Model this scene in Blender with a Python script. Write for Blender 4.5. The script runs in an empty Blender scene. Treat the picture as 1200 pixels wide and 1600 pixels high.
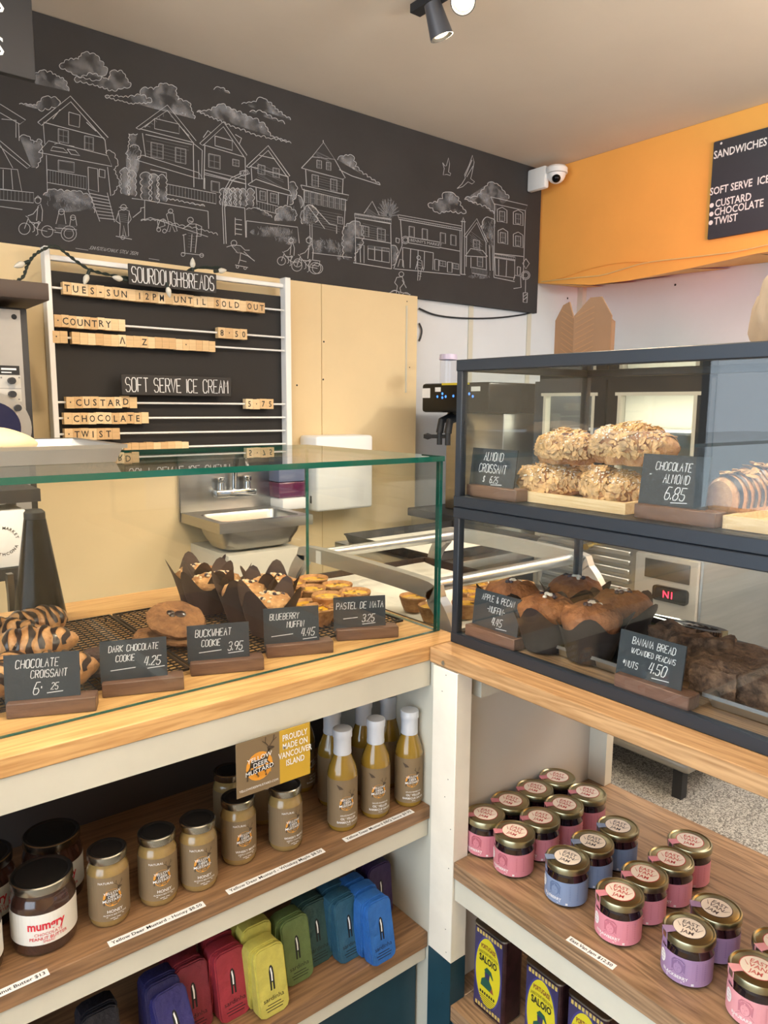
import bpy, bmesh, math, random
from math import sin, cos, pi, radians, sqrt, atan2
from mathutils import Vector, Matrix, noise
random.seed(7)
scene = bpy.context.scene
C = scene.collection

# ---------------------------------------------------------------- camera
FPX = 1152.94
YAW, PITCH, ROLL = radians(51.4415), radians(8.1774), radians(0.451)
CAM = Vector((0, 0, 1.36))
fw = Vector((cos(YAW)*cos(PITCH), sin(YAW)*cos(PITCH), -sin(PITCH)))
rt0 = Vector((sin(YAW), -cos(YAW), 0)); up0 = rt0.cross(fw)
rt = rt0*cos(ROLL) + up0*sin(ROLL); up = up0*cos(ROLL) - rt0*sin(ROLL)
cd = bpy.data.cameras.new('camera'); cam = bpy.data.objects.new('camera', cd); C.objects.link(cam)
cd.sensor_fit = 'VERTICAL'; cd.sensor_height = 36; cd.lens = FPX/1600*36; cd.clip_start = .02; cd.clip_end = 60
cam.matrix_world = Matrix(((rt.x, up.x, -fw.x, CAM.x), (rt.y, up.y, -fw.y, CAM.y), (rt.z, up.z, -fw.z, CAM.z), (0, 0, 0, 1)))
scene.camera = cam
def ray(px, py): return rt*((px-600)/FPX) + up*(-(py-800)/FPX) + fw
def onz(px, py, z): d = ray(px, py); return CAM + d*((z-CAM.z)/d.z)      # where a sight line meets a level, or a wall
def ony(px, py, y): d = ray(px, py); return CAM + d*(y/d.y)
def onx(px, py, x): d = ray(px, py); return CAM + d*(x/d.x)
def stand(px, py, z, r):                                                # centre of a round base whose nearest point is seen at px, py
    n = onz(px, py, z); d = Vector((n.x, n.y, 0)).normalized(); return Vector((n.x, n.y, z)) + d*r

# ---------------------------------------------------------------- world, lights, exposure
w = bpy.data.worlds.new('world'); scene.world = w; w.use_nodes = True
w.node_tree.nodes['Background'].inputs[0].default_value = (.75, .85, 1, 1)
w.node_tree.nodes['Background'].inputs[1].default_value = .6
def area(name, loc, rot, sx, sy, power, col):
    l = bpy.data.lights.new(name, 'AREA'); l.shape = 'RECTANGLE'; l.size = sx; l.size_y = sy; l.energy = power; l.color = col
    o = bpy.data.objects.new(name, l); o.location = loc; o.rotation_euler = rot; C.objects.link(o); return o
area('daylight_storefront', (-1.62, .3, 1.45), (0, -pi/2, 0), 2.2, 3.0, 74, (.74, .87, 1))
area('ceiling_fill_light', (.55, -.55, 1.95), (pi, 0, 0), 1.2, .25, 62, (1, .93, .84))  # added fill aimed upward to brighten the ceiling, no fixture behind it
area('ceiling_fill_light', (-.55, .75, 1.98), (pi, 0, 0), .25, 1.2, 36, (1, .93, .84))  # second added ceiling fill, likewise without a fixture
area('kitchen_fill_light', (2.75, .15, 2.52), (0, 0, 0), .6, 1.2, 20, (.80, .90, 1))  # added fill, not a real fixture: lifts the right wall and kitchen floor
area('ceiling_fill_light', (2.35, -.75, 1.9), (pi, radians(18), radians(75)), .3, 1.3, 70, (1, .94, .87))  # third added fill, brightens the ceiling toward the right corner
def spot(name, loc, target, power, col, angle=70, r=.04, blend=.6):
    l = bpy.data.lights.new(name, 'SPOT'); l.energy = power; l.color = col; l.spot_size = radians(angle); l.spot_blend = blend; l.shadow_soft_size = r
    o = bpy.data.objects.new(name, l); o.location = loc
    o.rotation_euler = (Vector(target)-Vector(loc)).to_track_quat('-Z', 'Y').to_euler(); C.objects.link(o); return o
WARM = (1, .80, .56)
spot('track_lamp_light', (1.672, 1.745, 2.40), (.9, 1.2, 1.0), 36, WARM, 120)
spot('track_lamp_light', (.35, 1.0, 2.38), (.45, 1.6, .9), 38, WARM, 110)
spot('track_lamp_light', (1.60, .3, 2.38), (1.3, .7, 1.0), 26, WARM, 110)
spot('kitchen_lamp_light', (2.6, 1.3, 2.0), (2.8, 1.9, .5), 20, (1, .92, .8), 140)
spot('neon_glow_light', (1.7, -.4, 1.5), (3.12, 1.80, 2.12), 120, (1, .06, .04), 20, .03, 1)
spot('neon_glow_light', (1.7, -.4, 1.5), (3.5, 1.72, 1.82), 60, (1, .05, .12), 10, .03, 1)
vs = scene.view_settings; vs.view_transform = 'Standard'; vs.look = 'None'; vs.gamma = 1; vs.use_curve_mapping = False
vs.exposure = 0.16

# ---------------------------------------------------------------- materials
def lin(c): return tuple((v/12.92 if v <= .04045 else ((v+.055)/1.055)**2.4) for v in (x/255 for x in c)) + (1,)
def mat(name, c, rough=.5, metal=0, coat=0, var=0, vscale=6, bump=0, bscale=60, stretch=(1, 1, 1), c2=None, spec=.5, emit=None, es=0):
    m = bpy.data.materials.new(name); m.use_nodes = True; nt = m.node_tree; b = nt.nodes['Principled BSDF']
    b.inputs['Base Color'].default_value = lin(c); b.inputs['Roughness'].default_value = rough; b.inputs['Metallic'].default_value = metal
    b.inputs['Coat Weight'].default_value = coat; b.inputs['Coat Roughness'].default_value = .06; b.inputs['Specular IOR Level'].default_value = spec
    if emit: b.inputs['Emission Color'].default_value = lin(emit); b.inputs['Emission Strength'].default_value = es
    if var or c2 or bump:
        tc = nt.nodes.new('ShaderNodeTexCoord'); mp = nt.nodes.new('ShaderNodeMapping'); mp.inputs['Scale'].default_value = stretch
        nt.links.new(tc.outputs['Object'], mp.inputs[0])
    if var or c2:
        n = nt.nodes.new('ShaderNodeTexNoise'); n.inputs['Scale'].default_value = vscale; n.inputs['Detail'].default_value = 6; n.inputs['Roughness'].default_value = .62
        nt.links.new(mp.outputs[0], n.inputs['Vector'])
        r = nt.nodes.new('ShaderNodeValToRGB'); k = lin(c)
        a = lin(c2) if c2 else tuple(v*(1-var) for v in k[:3])+(1,)
        z = k if c2 else tuple(min(1, v*(1+var)) for v in k[:3])+(1,)
        r.color_ramp.elements[0].position = .36; r.color_ramp.elements[1].position = .64
        r.color_ramp.elements[0].color = a; r.color_ramp.elements[1].color = z
        nt.links.new(n.outputs['Fac'], r.inputs[0]); nt.links.new(r.outputs[0], b.inputs['Base Color'])
    if bump:
        n2 = nt.nodes.new('ShaderNodeTexNoise'); n2.inputs['Scale'].default_value = bscale; n2.inputs['Detail'].default_value = 5
        nt.links.new(mp.outputs[0], n2.inputs['Vector'])
        bp = nt.nodes.new('ShaderNodeBump'); bp.inputs['Strength'].default_value = bump; bp.inputs['Distance'].default_value = .01
        nt.links.new(n2.outputs['Fac'], bp.inputs['Height']); nt.links.new(bp.outputs[0], b.inputs['Normal'])
    return m
def wood(name, ca, cb, axis, rough=.45, scale=9, coat=.15):
    m = bpy.data.materials.new(name); m.use_nodes = True; nt = m.node_tree; b = nt.nodes['Principled BSDF']
    tc = nt.nodes.new('ShaderNodeTexCoord'); mp = nt.nodes.new('ShaderNodeMapping')
    s = [6.0, 6.0, 6.0]; s[axis] = .45; mp.inputs['Scale'].default_value = s
    nt.links.new(tc.outputs['Object'], mp.inputs[0])
    n = nt.nodes.new('ShaderNodeTexNoise'); n.inputs['Scale'].default_value = scale*.35; n.inputs['Detail'].default_value = 3; n.inputs['Distortion'].default_value = .6
    nt.links.new(mp.outputs[0], n.inputs['Vector'])
    mu = nt.nodes.new('ShaderNodeMath'); mu.operation = 'MULTIPLY'; mu.inputs[1].default_value = 9; nt.links.new(n.outputs['Fac'], mu.inputs[0])
    fr = nt.nodes.new('ShaderNodeMath'); fr.operation = 'PINGPONG'; fr.inputs[1].default_value = .5; nt.links.new(mu.outputs[0], fr.inputs[0])
    n2 = nt.nodes.new('ShaderNodeTexNoise'); n2.inputs['Scale'].default_value = scale*4; n2.inputs['Detail'].default_value = 6; nt.links.new(mp.outputs[0], n2.inputs['Vector'])
    ad = nt.nodes.new('ShaderNodeMath'); ad.operation = 'MULTIPLY_ADD'; ad.inputs[1].default_value = .9; nt.links.new(fr.outputs[0], ad.inputs[0]); nt.links.new(n2.outputs['Fac'], ad.inputs[2])
    r = nt.nodes.new('ShaderNodeValToRGB'); r.color_ramp.elements[0].position = .38; r.color_ramp.elements[1].position = .95
    r.color_ramp.elements[0].color = lin(cb); r.color_ramp.elements[1].color = lin(ca)
    nt.links.new(ad.outputs[0], r.inputs[0]); nt.links.new(r.outputs[0], b.inputs['Base Color'])
    b.inputs['Roughness'].default_value = rough; b.inputs['Coat Weight'].default_value = coat; b.inputs['Coat Roughness'].default_value = .25
    return m
def glass(name, tint, spec=1.0):
    # clear pane: passes light straight through with a faint tint and mirrors more at grazing angles
    m = bpy.data.materials.new(name); m.use_nodes = True; nt = m.node_tree; nt.nodes.clear()
    o = nt.nodes.new('ShaderNodeOutputMaterial'); mx = nt.nodes.new('ShaderNodeMixShader')
    t = nt.nodes.new('ShaderNodeBsdfTransparent'); t.inputs[0].default_value = tint + (1,)
    g = nt.nodes.new('ShaderNodeBsdfGlossy'); g.inputs['Roughness'].default_value = .0
    ge = nt.nodes.new('ShaderNodeNewGeometry'); dt = nt.nodes.new('ShaderNodeVectorMath'); dt.operation = 'DOT_PRODUCT'
    nt.links.new(ge.outputs['Normal'], dt.inputs[0]); nt.links.new(ge.outputs['Incoming'], dt.inputs[1])
    ab = nt.nodes.new('ShaderNodeMath'); ab.operation = 'ABSOLUTE'; nt.links.new(dt.outputs['Value'], ab.inputs[0])
    s = nt.nodes.new('ShaderNodeMath'); s.operation = 'SUBTRACT'; s.inputs[0].default_value = 1; nt.links.new(ab.outputs[0], s.inputs[1])
    p = nt.nodes.new('ShaderNodeMath'); p.operation = 'POWER'; p.inputs[1].default_value = 5; nt.links.new(s.outputs[0], p.inputs[0])
    f = nt.nodes.new('ShaderNodeMath'); f.operation = 'MULTIPLY_ADD'; f.inputs[1].default_value = .9; f.inputs[2].default_value = .04*spec; nt.links.new(p.outputs[0], f.inputs[0])
    nt.links.new(f.outputs[0], mx.inputs[0]); nt.links.new(t.outputs[0], mx.inputs[1]); nt.links.new(g.outputs[0], mx.inputs[2]); nt.links.new(mx.outputs[0], o.inputs[0])
    return m
def smudge(name, c, dens):
    m = bpy.data.materials.new(name); m.use_nodes = True; nt = m.node_tree; b = nt.nodes['Principled BSDF']; b.inputs['Base Color'].default_value = lin(c); b.inputs['Roughness'].default_value = .95
    tc = nt.nodes.new('ShaderNodeTexCoord'); n = nt.nodes.new('ShaderNodeTexNoise'); n.inputs['Scale'].default_value = 16; n.inputs['Detail'].default_value = 6
    nt.links.new(tc.outputs['Object'], n.inputs['Vector'])
    r = nt.nodes.new('ShaderNodeMapRange'); r.inputs[1].default_value = .42; r.inputs[2].default_value = .75; r.inputs[3].default_value = 0; r.inputs[4].default_value = dens
    nt.links.new(n.outputs['Fac'], r.inputs[0]); nt.links.new(r.outputs[0], b.inputs['Alpha'])
    return m
M = {}
def MM(k, *a, **q): M[k] = mat(k, *a, **q); return M[k]
M['oak_x'] = wood('oak_along_counter', (216, 172, 114), (186, 138, 84), 0)
M['oak_y'] = wood('oak_along_case', (196, 156, 110), (156, 116, 74), 1)
M['shelf_x'] = wood('brown_shelf_wood', (150, 114, 80), (112, 82, 56), 0)
M['shelf_y'] = wood('brown_shelf_wood_right', (164, 132, 100), (112, 86, 62), 1)
M['walnut'] = wood('walnut', (112, 82, 68), (84, 58, 46), 0, .5, 14)
M['maple'] = wood('maple', (232, 204, 160), (212, 178, 130), 1, .5, 14)
M['block'] = wood('pale_block_wood', (226, 196, 150), (200, 166, 118), 2, .6, 12, 0)
M['glass'] = glass('clear_glass', (.97, .985, .975))
M['glass_edge'] = mat('green_glass_edge', (22, 92, 78), .08, 0, .6)
MM('cream', (226, 204, 160), .6, var=.05, vscale=1.2)
MM('white_wall', (214, 218, 222), .5, var=.03, vscale=2)
MM('white_paint', (204, 200, 184), .55, var=.04, vscale=5)
MM('post_white', (232, 226, 212), .6, var=.05, vscale=8, bump=.1, bscale=20)
MM('gray_panel', (196, 192, 184), .5, var=.04, vscale=2)
MM('teal', (22, 58, 72), .5, var=.15, vscale=9)
MM('ceiling', (214, 202, 186), .8, var=.03, vscale=1.5)
MM('orange', (244, 180, 88), .55, var=.04, vscale=1.6)
MM('chalkboard', (50, 49, 50), .75, var=.12, vscale=3)
MM('black', (34, 36, 40), .5); MM('black_metal', (44, 50, 58), .4, .3)
MM('black_gloss', (10, 10, 12), .26, spec=.22); MM('slate', (48, 54, 60), .6)
MM('chalk', (216, 218, 220), .9); MM('chalk_dim', (158, 160, 164), .9); MM('white', (238, 238, 236), .5); MM('ink', (22, 22, 24), .6)
M['smudge'] = smudge('chalk_smudge', (196, 198, 204), .55)
MM('steel', (176, 174, 168), .3, 1, var=.06, vscale=3, stretch=(1, 1, 14)); MM('steel_dark', (128, 126, 122), .38, 1); MM('chrome', (214, 214, 214), .1, 1)
MM('alu', (200, 202, 204), .32, 1, var=.05, vscale=5); MM('alu_flat', (190, 192, 192), .4, .8); MM('rack_black', (26, 24, 24), .45)
MM('gold_lid', (168, 160, 128), .3, 1); MM('black_lid', (22, 22, 22), .3, coat=.4); MM('silver_rim', (168, 164, 152), .25, 1)
MM('cardboard', (122, 92, 66), .8, var=.05, vscale=10); MM('kraft', (216, 192, 156), .7, var=.06, vscale=8, bump=.2, bscale=12)
MM('parchment', (224, 220, 210), .7, var=.08, vscale=7)
# ---------------------------------------------------------------- mesh builder
class MB:
    def __init__(s, m=None): s.v, s.f, s.mi, s.sm, s.mats, s.c, s.X = [], [], [], [], [], 0, m
    def use(s, m):
        if m not in s.mats: s.mats.append(m)
        s.c = s.mats.index(m); return s
    def add(s, vs, fs, sm=False):
        o = len(s.v); X = s.X
        s.v += [tuple(X @ Vector(p)) if X else tuple(p) for p in vs]
        for f in fs: s.f.append(tuple(i+o for i in f)); s.mi.append(s.c); s.sm.append(sm)
        return s
    def box(s, x0, x1, y0, y1, z0, z1, bev=0, seg=2):
        if bev:
            bm = bmesh.new(); bmesh.ops.create_cube(bm, size=1)
            for q in bm.verts: q.co = ((x0+x1)/2+q.co.x*(x1-x0), (y0+y1)/2+q.co.y*(y1-y0), (z0+z1)/2+q.co.z*(z1-z0))
            bmesh.ops.bevel(bm, geom=bm.edges[:], offset=bev, segments=seg, affect='EDGES', profile=.5)
            bm.verts.index_update(); s.add([q.co[:] for q in bm.verts], [[q.index for q in f.verts] for f in bm.faces], True); bm.free(); return s
        return s.add([(x, y, z) for z in (z0, z1) for y in (y0, y1) for x in (x0, x1)],
                     [(0, 2, 3, 1), (4, 5, 7, 6), (0, 1, 5, 4), (2, 6, 7, 3), (0, 4, 6, 2), (1, 3, 7, 5)])
    def lathe(s, pr, n=32, cap=True, o=(0, 0, 0)):
        vs = [(o[0]+r*cos(2*pi*k/n), o[1]+r*sin(2*pi*k/n), o[2]+z) for r, z in pr for k in range(n)]
        fs = [(i*n+k, i*n+(k+1) % n, (i+1)*n+(k+1) % n, (i+1)*n+k) for i in range(len(pr)-1) for k in range(n)]
        if cap: fs += [tuple(range(n))[::-1], tuple((len(pr)-1)*n+k for k in range(n))]
        return s.add(vs, fs, True)
    def tube(s, pts, r, n=8, close=False):
        P = [Vector(p) for p in pts]; m = len(P); R = r if hasattr(r, '__len__') else [r]*m; vs = []; fs = []
        prev = None
        for i, p in enumerate(P):
            t = (P[(i+1) % m]-P[i-1]) if close else (P[min(i+1, m-1)]-P[max(i-1, 0)])
            t.normalize()
            if prev is None: a = t.orthogonal().normalized()
            else: a = (prev - t*prev.dot(t)).normalized()
            prev = a; b = t.cross(a)
            vs += [p+(a*cos(2*pi*k/n)+b*sin(2*pi*k/n))*R[i] for k in range(n)]
        for i in range(m if close else m-1):
            j = (i+1) % m
            fs += [(i*n+k, i*n+(k+1) % n, j*n+(k+1) % n, j*n+k) for k in range(n)]
        if not close: fs += [tuple(range(n))[::-1], tuple((m-1)*n+k for k in range(n))]
        return s.add(vs, fs, True)
    def bar(s, a, b, w, h=None):            # square bar between two points
        a, b = Vector(a), Vector(b); t = (b-a).normalized(); u = t.cross(Vector((0, 0, 1)))
        u = Vector((1, 0, 0)) if u.length < .01 else u.normalized(); q = u.cross(t); h = h or w
        vs = [p+u*(i*w/2)+q*(j*h/2) for p in (a, b) for i, j in ((-1, -1), (1, -1), (1, 1), (-1, 1))]
        return s.add(vs, [(3, 2, 1, 0), (4, 5, 6, 7)]+[(k, (k+1) % 4, (k+1) % 4+4, k+4) for k in range(4)])
    def prism(s, poly, f, d):               # outline given in a plane by f(x, y) -> point, thickness vector d
        n = len(poly); d = Vector(d); A = [Vector(f(*p)) for p in poly]; B = [p+d for p in A]
        return s.add(A+B, [tuple(range(n)), tuple(range(n, 2*n))[::-1]]+[(k+n, (k+1) % n+n, (k+1) % n, k) for k in range(n)])
    def poly(s, pts, f=None): P = [f(*p) for p in pts] if f else pts; return s.add(P, [tuple(range(len(P)))])
    def line(s, pts, wd, f, close=False):   # flat stroke in the plane f
        m = len(pts); L = []; Rr = []
        for i in range(m):
            a = pts[i-1] if (close or i) else pts[0]; b = pts[(i+1) % m] if (close or i < m-1) else pts[-1]
            dx, dy = b[0]-a[0], b[1]-a[1]; l = sqrt(dx*dx+dy*dy) or 1
            L.append((pts[i][0]-dy/l*wd/2, pts[i][1]+dx/l*wd/2)); Rr.append((pts[i][0]+dy/l*wd/2, pts[i][1]-dx/l*wd/2))
        return s.add([f(*p) for p in L+Rr], [(k, (k+1) % m, m+(k+1) % m, m+k) for k in range(m if close else m-1)])
    def disc(s, cx, cy, r, f, n=20, ry=None): return s.poly([(cx+r*cos(2*pi*k/n), cy+(ry or r)*sin(2*pi*k/n)) for k in range(n)], f)
    def text(s, t, size, f, x=0, y=0, al='C', bold=0, sx=1, slant=0):
        vs, fs, x0, x1 = glyphs(t, bold); wd = (x1-x0)*size*sx
        ox = x - x0*size*sx - (wd/2 if al == 'C' else wd if al == 'R' else 0)
        return s.add([f(ox+(a+slant*b)*size*sx, y+b*size) for a, b in vs], fs)
    def chalk(s, t, h, f, x=0, y=0, wd=.0013, al='C', slant=.08, sp=1.6, sx=.60, jit=.14):
        k = h/6; L = sum(GW(c)+sp for c in t)-sp; ox = -L*sx*k*(.5 if al == 'C' else 0)
        for c in t:
            for st in GL(c):
                s.line([(x+ox+(a*sx+slant*b*1.2)*k+random.uniform(-jit, jit)*k*.5, y+b*k+random.uniform(-jit, jit)*k*.6) for a, b in st], wd*random.uniform(.85, 1.15), f)
            ox += (GW(c)+sp)*sx*k
        return s
    def build(s, name, m=None, parent=None, world=False):
        me = bpy.data.meshes.new(name); vs = s.v
        if world and parent:
            W = parent.matrix_basis.copy(); p = parent.parent
            while p: W = p.matrix_basis @ W; p = p.parent
            W = W.inverted(); vs = [tuple(W @ Vector(q)) for q in vs]
        me.from_pydata(vs, [], s.f)
        for x in ([m] if m and not s.mats else s.mats): me.materials.append(x)
        me.polygons.foreach_set('use_smooth', s.sm)
        if s.mats: me.polygons.foreach_set('material_index', s.mi)
        if any(s.sm): me.set_sharp_from_angle(angle=radians(38))
        me.update(); o = bpy.data.objects.new(name, me); C.objects.link(o)
        if parent: o.parent = parent
        return o
GC = {}
def glyphs(t, bold=0):
    if (t, bold) not in GC:
        cu = bpy.data.curves.new('t', 'FONT'); cu.body = t; cu.size = 1; cu.offset = bold; cu.resolution_u = 2
        o = bpy.data.objects.new('t', cu); me = bpy.data.meshes.new_from_object(o)
        vs = [(v.co.x, v.co.y) for v in me.vertices]; fs = [tuple(p.vertices) for p in me.polygons]
        bpy.data.objects.remove(o); bpy.data.curves.remove(cu); bpy.data.meshes.remove(me)
        xs = [p[0] for p in vs] or [0]; GC[(t, bold)] = (vs, fs, min(xs), max(xs))
    return GC[(t, bold)]
FONT = dict(A='00 26 40|13 33', B='00 06 36 45 44 33 03|33 42 41 30 00', C='45 36 16 05 01 10 30 41', D='00 06 26 45 41 20 00', E='46 06 00 40|03 33', F='46 06 00|03 33',
  G='45 36 16 05 01 10 30 41 43 23', H='06 00|46 40|03 43', I='00 06', J='36 31 20 10 01', K='06 00|46 03 40', L='06 00 30', M='00 06 23 46 40', N='00 06 40 46',
  O='16 05 01 10 30 41 45 36 16', P='00 06 36 45 44 33 03', Q='16 05 01 10 30 41 45 36 16|31 50', R='00 06 36 45 44 33 03|23 40', S='45 36 16 05 04 13 33 42 41 30 10 01',
  T='06 46|26 20', U='06 01 10 30 41 46', V='06 20 46', W='06 10 23 30 46', X='06 40|00 46', Y='06 23 46|23 20', Z='06 46 00 40')
FONT.update({'0': FONT['O'], '1': '05 16 10', '2': '05 16 36 45 44 00 40', '3': '05 16 36 45 44 33 13|33 42 41 30 10 01', '4': '16 02 42|36 30', '5': '46 06 03 33 42 41 30 10 01',
  '6': '46 16 03 01 10 30 41 42 33 03', '7': '06 46 10', '8': '13 04 05 16 36 45 44 33 13 02 01 10 30 41 42 33', '9': '43 13 04 05 16 36 45 43 30', '.': '00 01', '-': '03 33', '/': '00 46',
  '&': '40 05 16 25 01 10 20 42', '$': '45 36 16 05 04 13 33 42 41 30 10 01|27 20', '*': '05 43|03 45|22 26', "'": '06 05', '\u00b7': '03 04', ' ': ''})
def GL(c): return [[(int(q[0]), int(q[1])) for q in st.split()] for st in FONT.get(c, '').split('|') if st]
def GW(c): return 3 if c == ' ' else max([q[0] for st in GL(c) for q in st] or [0])

def tag(o, label=None, cat=None, group=None, kind=None):
    if label: o['label'] = label
    if cat: o['category'] = cat
    if group: o['group'] = group
    if kind: o['kind'] = kind
    return o
def thing(name, label, cat, loc=(0, 0, 0), rz=0, group=None, kind=None):
    o = bpy.data.objects.new(name, None); C.objects.link(o); o.location = loc; o.rotation_euler = (0, 0, rz); o.empty_display_size = .02
    return tag(o, label, cat, group, kind)
def dup(root, loc, rz=None, label=None, group=None):
    r = root.copy(); C.objects.link(r); r.location = loc
    if rz is not None: r.rotation_euler = (0, 0, rz)
    tag(r, label, None, group)
    for ch in list(root.children):
        c = ch.copy(); C.objects.link(c); c.parent = r
        for g in list(ch.children): d = g.copy(); C.objects.link(d); d.parent = c
    return r
def struct(mb, name, m=None): o = mb.build(name, m); o['kind'] = 'structure'; return o
def plane(o, u, v): o, u, v = Vector(o), Vector(u), Vector(v); return lambda x, y: o+u*x+v*y
def onto_cyl(r, z0, a0=-pi/2): return lambda x, y: (r*cos(a0+x/r), r*sin(a0+x/r), z0+y)
def curve(pts, n=6, close=False):             # smooth line through points
    P = [Vector(p) for p in pts]; m = len(P); out = []
    for i in range(m if close else m-1):
        g = (lambda k: P[k % m]) if close else (lambda k: P[max(0, min(m-1, k))])
        a, b, c, d = g(i-1), g(i), g(i+1), g(i+2)
        for k in range(n):
            t = k/n; out.append(.5*((2*b)+(c-a)*t+(2*a-5*b+4*c-d)*t*t+(3*b-3*c+d-a)*t*t*t))
    if not close: out.append(P[-1])
    return out

# ---------------------------------------------------------------- the setting
YW = 2.641; XR = 3.5; ZC = 2.56; ZP = 1.846; XB = 3.12
struct(MB().box(-1.7, 3.6, -3.1, 2.75, -.08, 0), 'floor', None)
fl = bpy.data.objects['floor']
def terrazzo():
    m = bpy.data.materials.new('speckled_floor'); m.use_nodes = True; nt = m.node_tree; b = nt.nodes['Principled BSDF']
    tc = nt.nodes.new('ShaderNodeTexCoord'); v = nt.nodes.new('ShaderNodeTexVoronoi'); v.inputs['Scale'].default_value = 240
    nt.links.new(tc.outputs['Object'], v.inputs['Vector'])
    r = nt.nodes.new('ShaderNodeValToRGB'); e = r.color_ramp.elements
    e[0].color = lin((96, 94, 90)); e[1].color = lin((186, 184, 178)); e[0].position = .15; e[1].position = .8
    sp = nt.nodes.new('ShaderNodeSeparateColor'); nt.links.new(v.outputs['Color'], sp.inputs[0]); nt.links.new(sp.outputs[0], r.inputs[0]); nt.links.new(r.outputs[0], b.inputs['Base Color'])
    b.inputs['Roughness'].default_value = .55; return m
fl.data.materials.append(terrazzo())
struct(MB().box(-1.7, 3.6, -3.1, 2.75, ZC, ZC+.1), 'ceiling', M['ceiling'])
struct(MB().box(-1.7, 3.6, YW, YW+.1, 0, ZC), 'wall_back', M['white_wall'])
struct(MB().box(XR, XR+.1, -3.1, YW, 0, ZC), 'wall_right', M['white_wall'])
# storefront wall with its window opening, and the wall with the street door, both behind the camera
m = MB().use(M['cream']); m.box(-1.8, -1.66, -3.1, -1.45, 0, ZC); m.box(-1.8, -1.66, 1.85, YW, 0, ZC); m.box(-1.8, -1.66, -1.45, 1.85, 0, .35); m.box(-1.8, -1.66, -1.45, 1.85, 2.4, ZC)
struct(m, 'wall_left')
m = MB().use(M['black']); 
for y in (-1.45, -.4, .7, 1.81): m.box(-1.72, -1.64, y, y+.04, .35, 2.4)
for z in (.35, 2.36): m.box(-1.72, -1.64, -1.45, 1.85, z, z+.04)
struct(m, 'window_1')
m = MB().use(M['cream']); m.box(-1.7, 1.85, -3.1, -3.0, 0, ZC); m.box(3.25, XR, -3.1, -3.0, 0, ZC); m.box(1.85, 3.25, -3.1, -3.0, 2.45, ZC); m.box(1.85, 3.25, -3.1, -3.0, 0, .45)
struct(m, 'wall_front')
# cream panelling standing proud of the back wall, with two seams
m = MB().use(M['cream']); PX = 2.232
m.box(-1.66, 1.715, 2.572, YW-.001, 0, ZP); m.box(1.719, PX, 2.572, YW-.001, 0, ZP); m.box(1.715, 1.719, 2.576, YW-.001, 0, ZP)
m.use(M['white_paint']).box(2.165, 2.172, 2.568, 2.573, 1.42, 1.80)
m.use(M['ink'])
for px, py in ((464, 602), (505, 593), (506, 534), (636, 471), (640, 574)):
    q = ony(px, py, 2.5715); m.disc(q.x, q.z, .004 if px < 510 else .003, lambda x, z: (x, 2.5715, z), 8)
struct(m, 'trim_1')
m = MB().use(M['white_paint'])
for x in (2.62, 3.05): m.box(x, x+.03, YW-.006, YW-.0005, .0, 2.02)
m.box(XR-.035, XR-.0005, YW-.035, YW-.0005, 0, 2.02)
for y in (1.55, .6): m.box(XR-.006, XR-.0005, y, y+.03, 0, 2.01)
m.use(M['ink'])
for px, py in ((887, 466), (923, 467), (1055, 445)):
    q = onx(px, py, XR-.001) if px > 900 else ony(px, py, YW-.001)
    if px > 900: m.disc(q.y, q.z, .006, lambda y, z: (XR-.0007, y, z), 8)
    else: m.disc(q.x, q.z, .006, lambda x, z: (x, YW-.0007, z), 8)
struct(m, 'trim_2')
# orange bulkhead under the ceiling with a sagging lower edge
m = MB().use(M['orange']); ys = [2.6405, 2.5, 2.3, 2.1, 1.8, 1.5, 1.2, .6, -3.0]
zb = [2.005, 1.985, 1.955, 1.95, 1.965, 1.985, 1.985, 1.985, 1.985]
for i in range(len(ys)-1):
    a, b, p, q = ys[i], ys[i+1], zb[i], zb[i+1]
    m.add([(XB, a, p), (XB, b, q), (XB, b, ZC-.001), (XB, a, ZC-.001)], [(0, 1, 2, 3)])
    m.add([(XB, a, p), (XB, b, q), (XR-.001, b, 2.01), (XR-.001, a, 2.02)], [(3, 2, 1, 0)])
struct(m, 'trim_3')
# ---------------------------------------------------------------- counters and shelves
T = .95
t = thing('counter_worktop', 'long oak worktop of the left counter under the green-edged glass case', 'worktop', (0, .91, T))
MB().box(-1.3, .912, .91, 1.575, T-.026, T, .0015, 1).build('top_board', M['oak_x'], t, True)
t = thing('counter_worktop', 'oak worktop of the right counter under the two stacked black display cases', 'worktop', (.827, .5, T))
MB().box(.827, 1.285, -.9, .908, T-.027, T, .0015, 1).build('top_board', M['oak_y'], t, True)
SL, SB = .653, .404
t = thing('shelf_unit', 'white and brown shelving under the left counter holding mustard jars and fish tins', 'shelving', (0, .91, 0))
m = MB(); m.box(-1.3, .833, .913, .933, .878, .9235); m.build('top_rail', M['white_paint'], t, True)
for z, d in ((SL, .025), (SB, .03)):
    MB().box(-1.3, .836, .91, 1.225, z-d, z, .001, 1).build('shelf_board', M['shelf_x'], t, True)
    MB().box(-1.3, .834, .914, .932, z-d-(.033 if z > .5 else .026), z-d-.0005).build('fascia', M['white_paint'], t, True)
MB().box(-1.3, .852, 1.226, 1.24, .05, .923).build('back_panel', mat('dark_back_panel', (66, 56, 50), .7), t, True)
MB().box(.8365, .852, .8985, 1.225, .05, .923).build('side_panel', M['white_paint'], t, True)
MB().box(-1.3, .83, .935, .95, .0, .345).build('kickboard', M['teal'], t, True)
SJ, SO = .584, .309
t = thing('shelf_unit', 'white and brown shelving under the right counter holding jam jars and oil tins', 'shelving', (.827, .4, 0))
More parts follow.
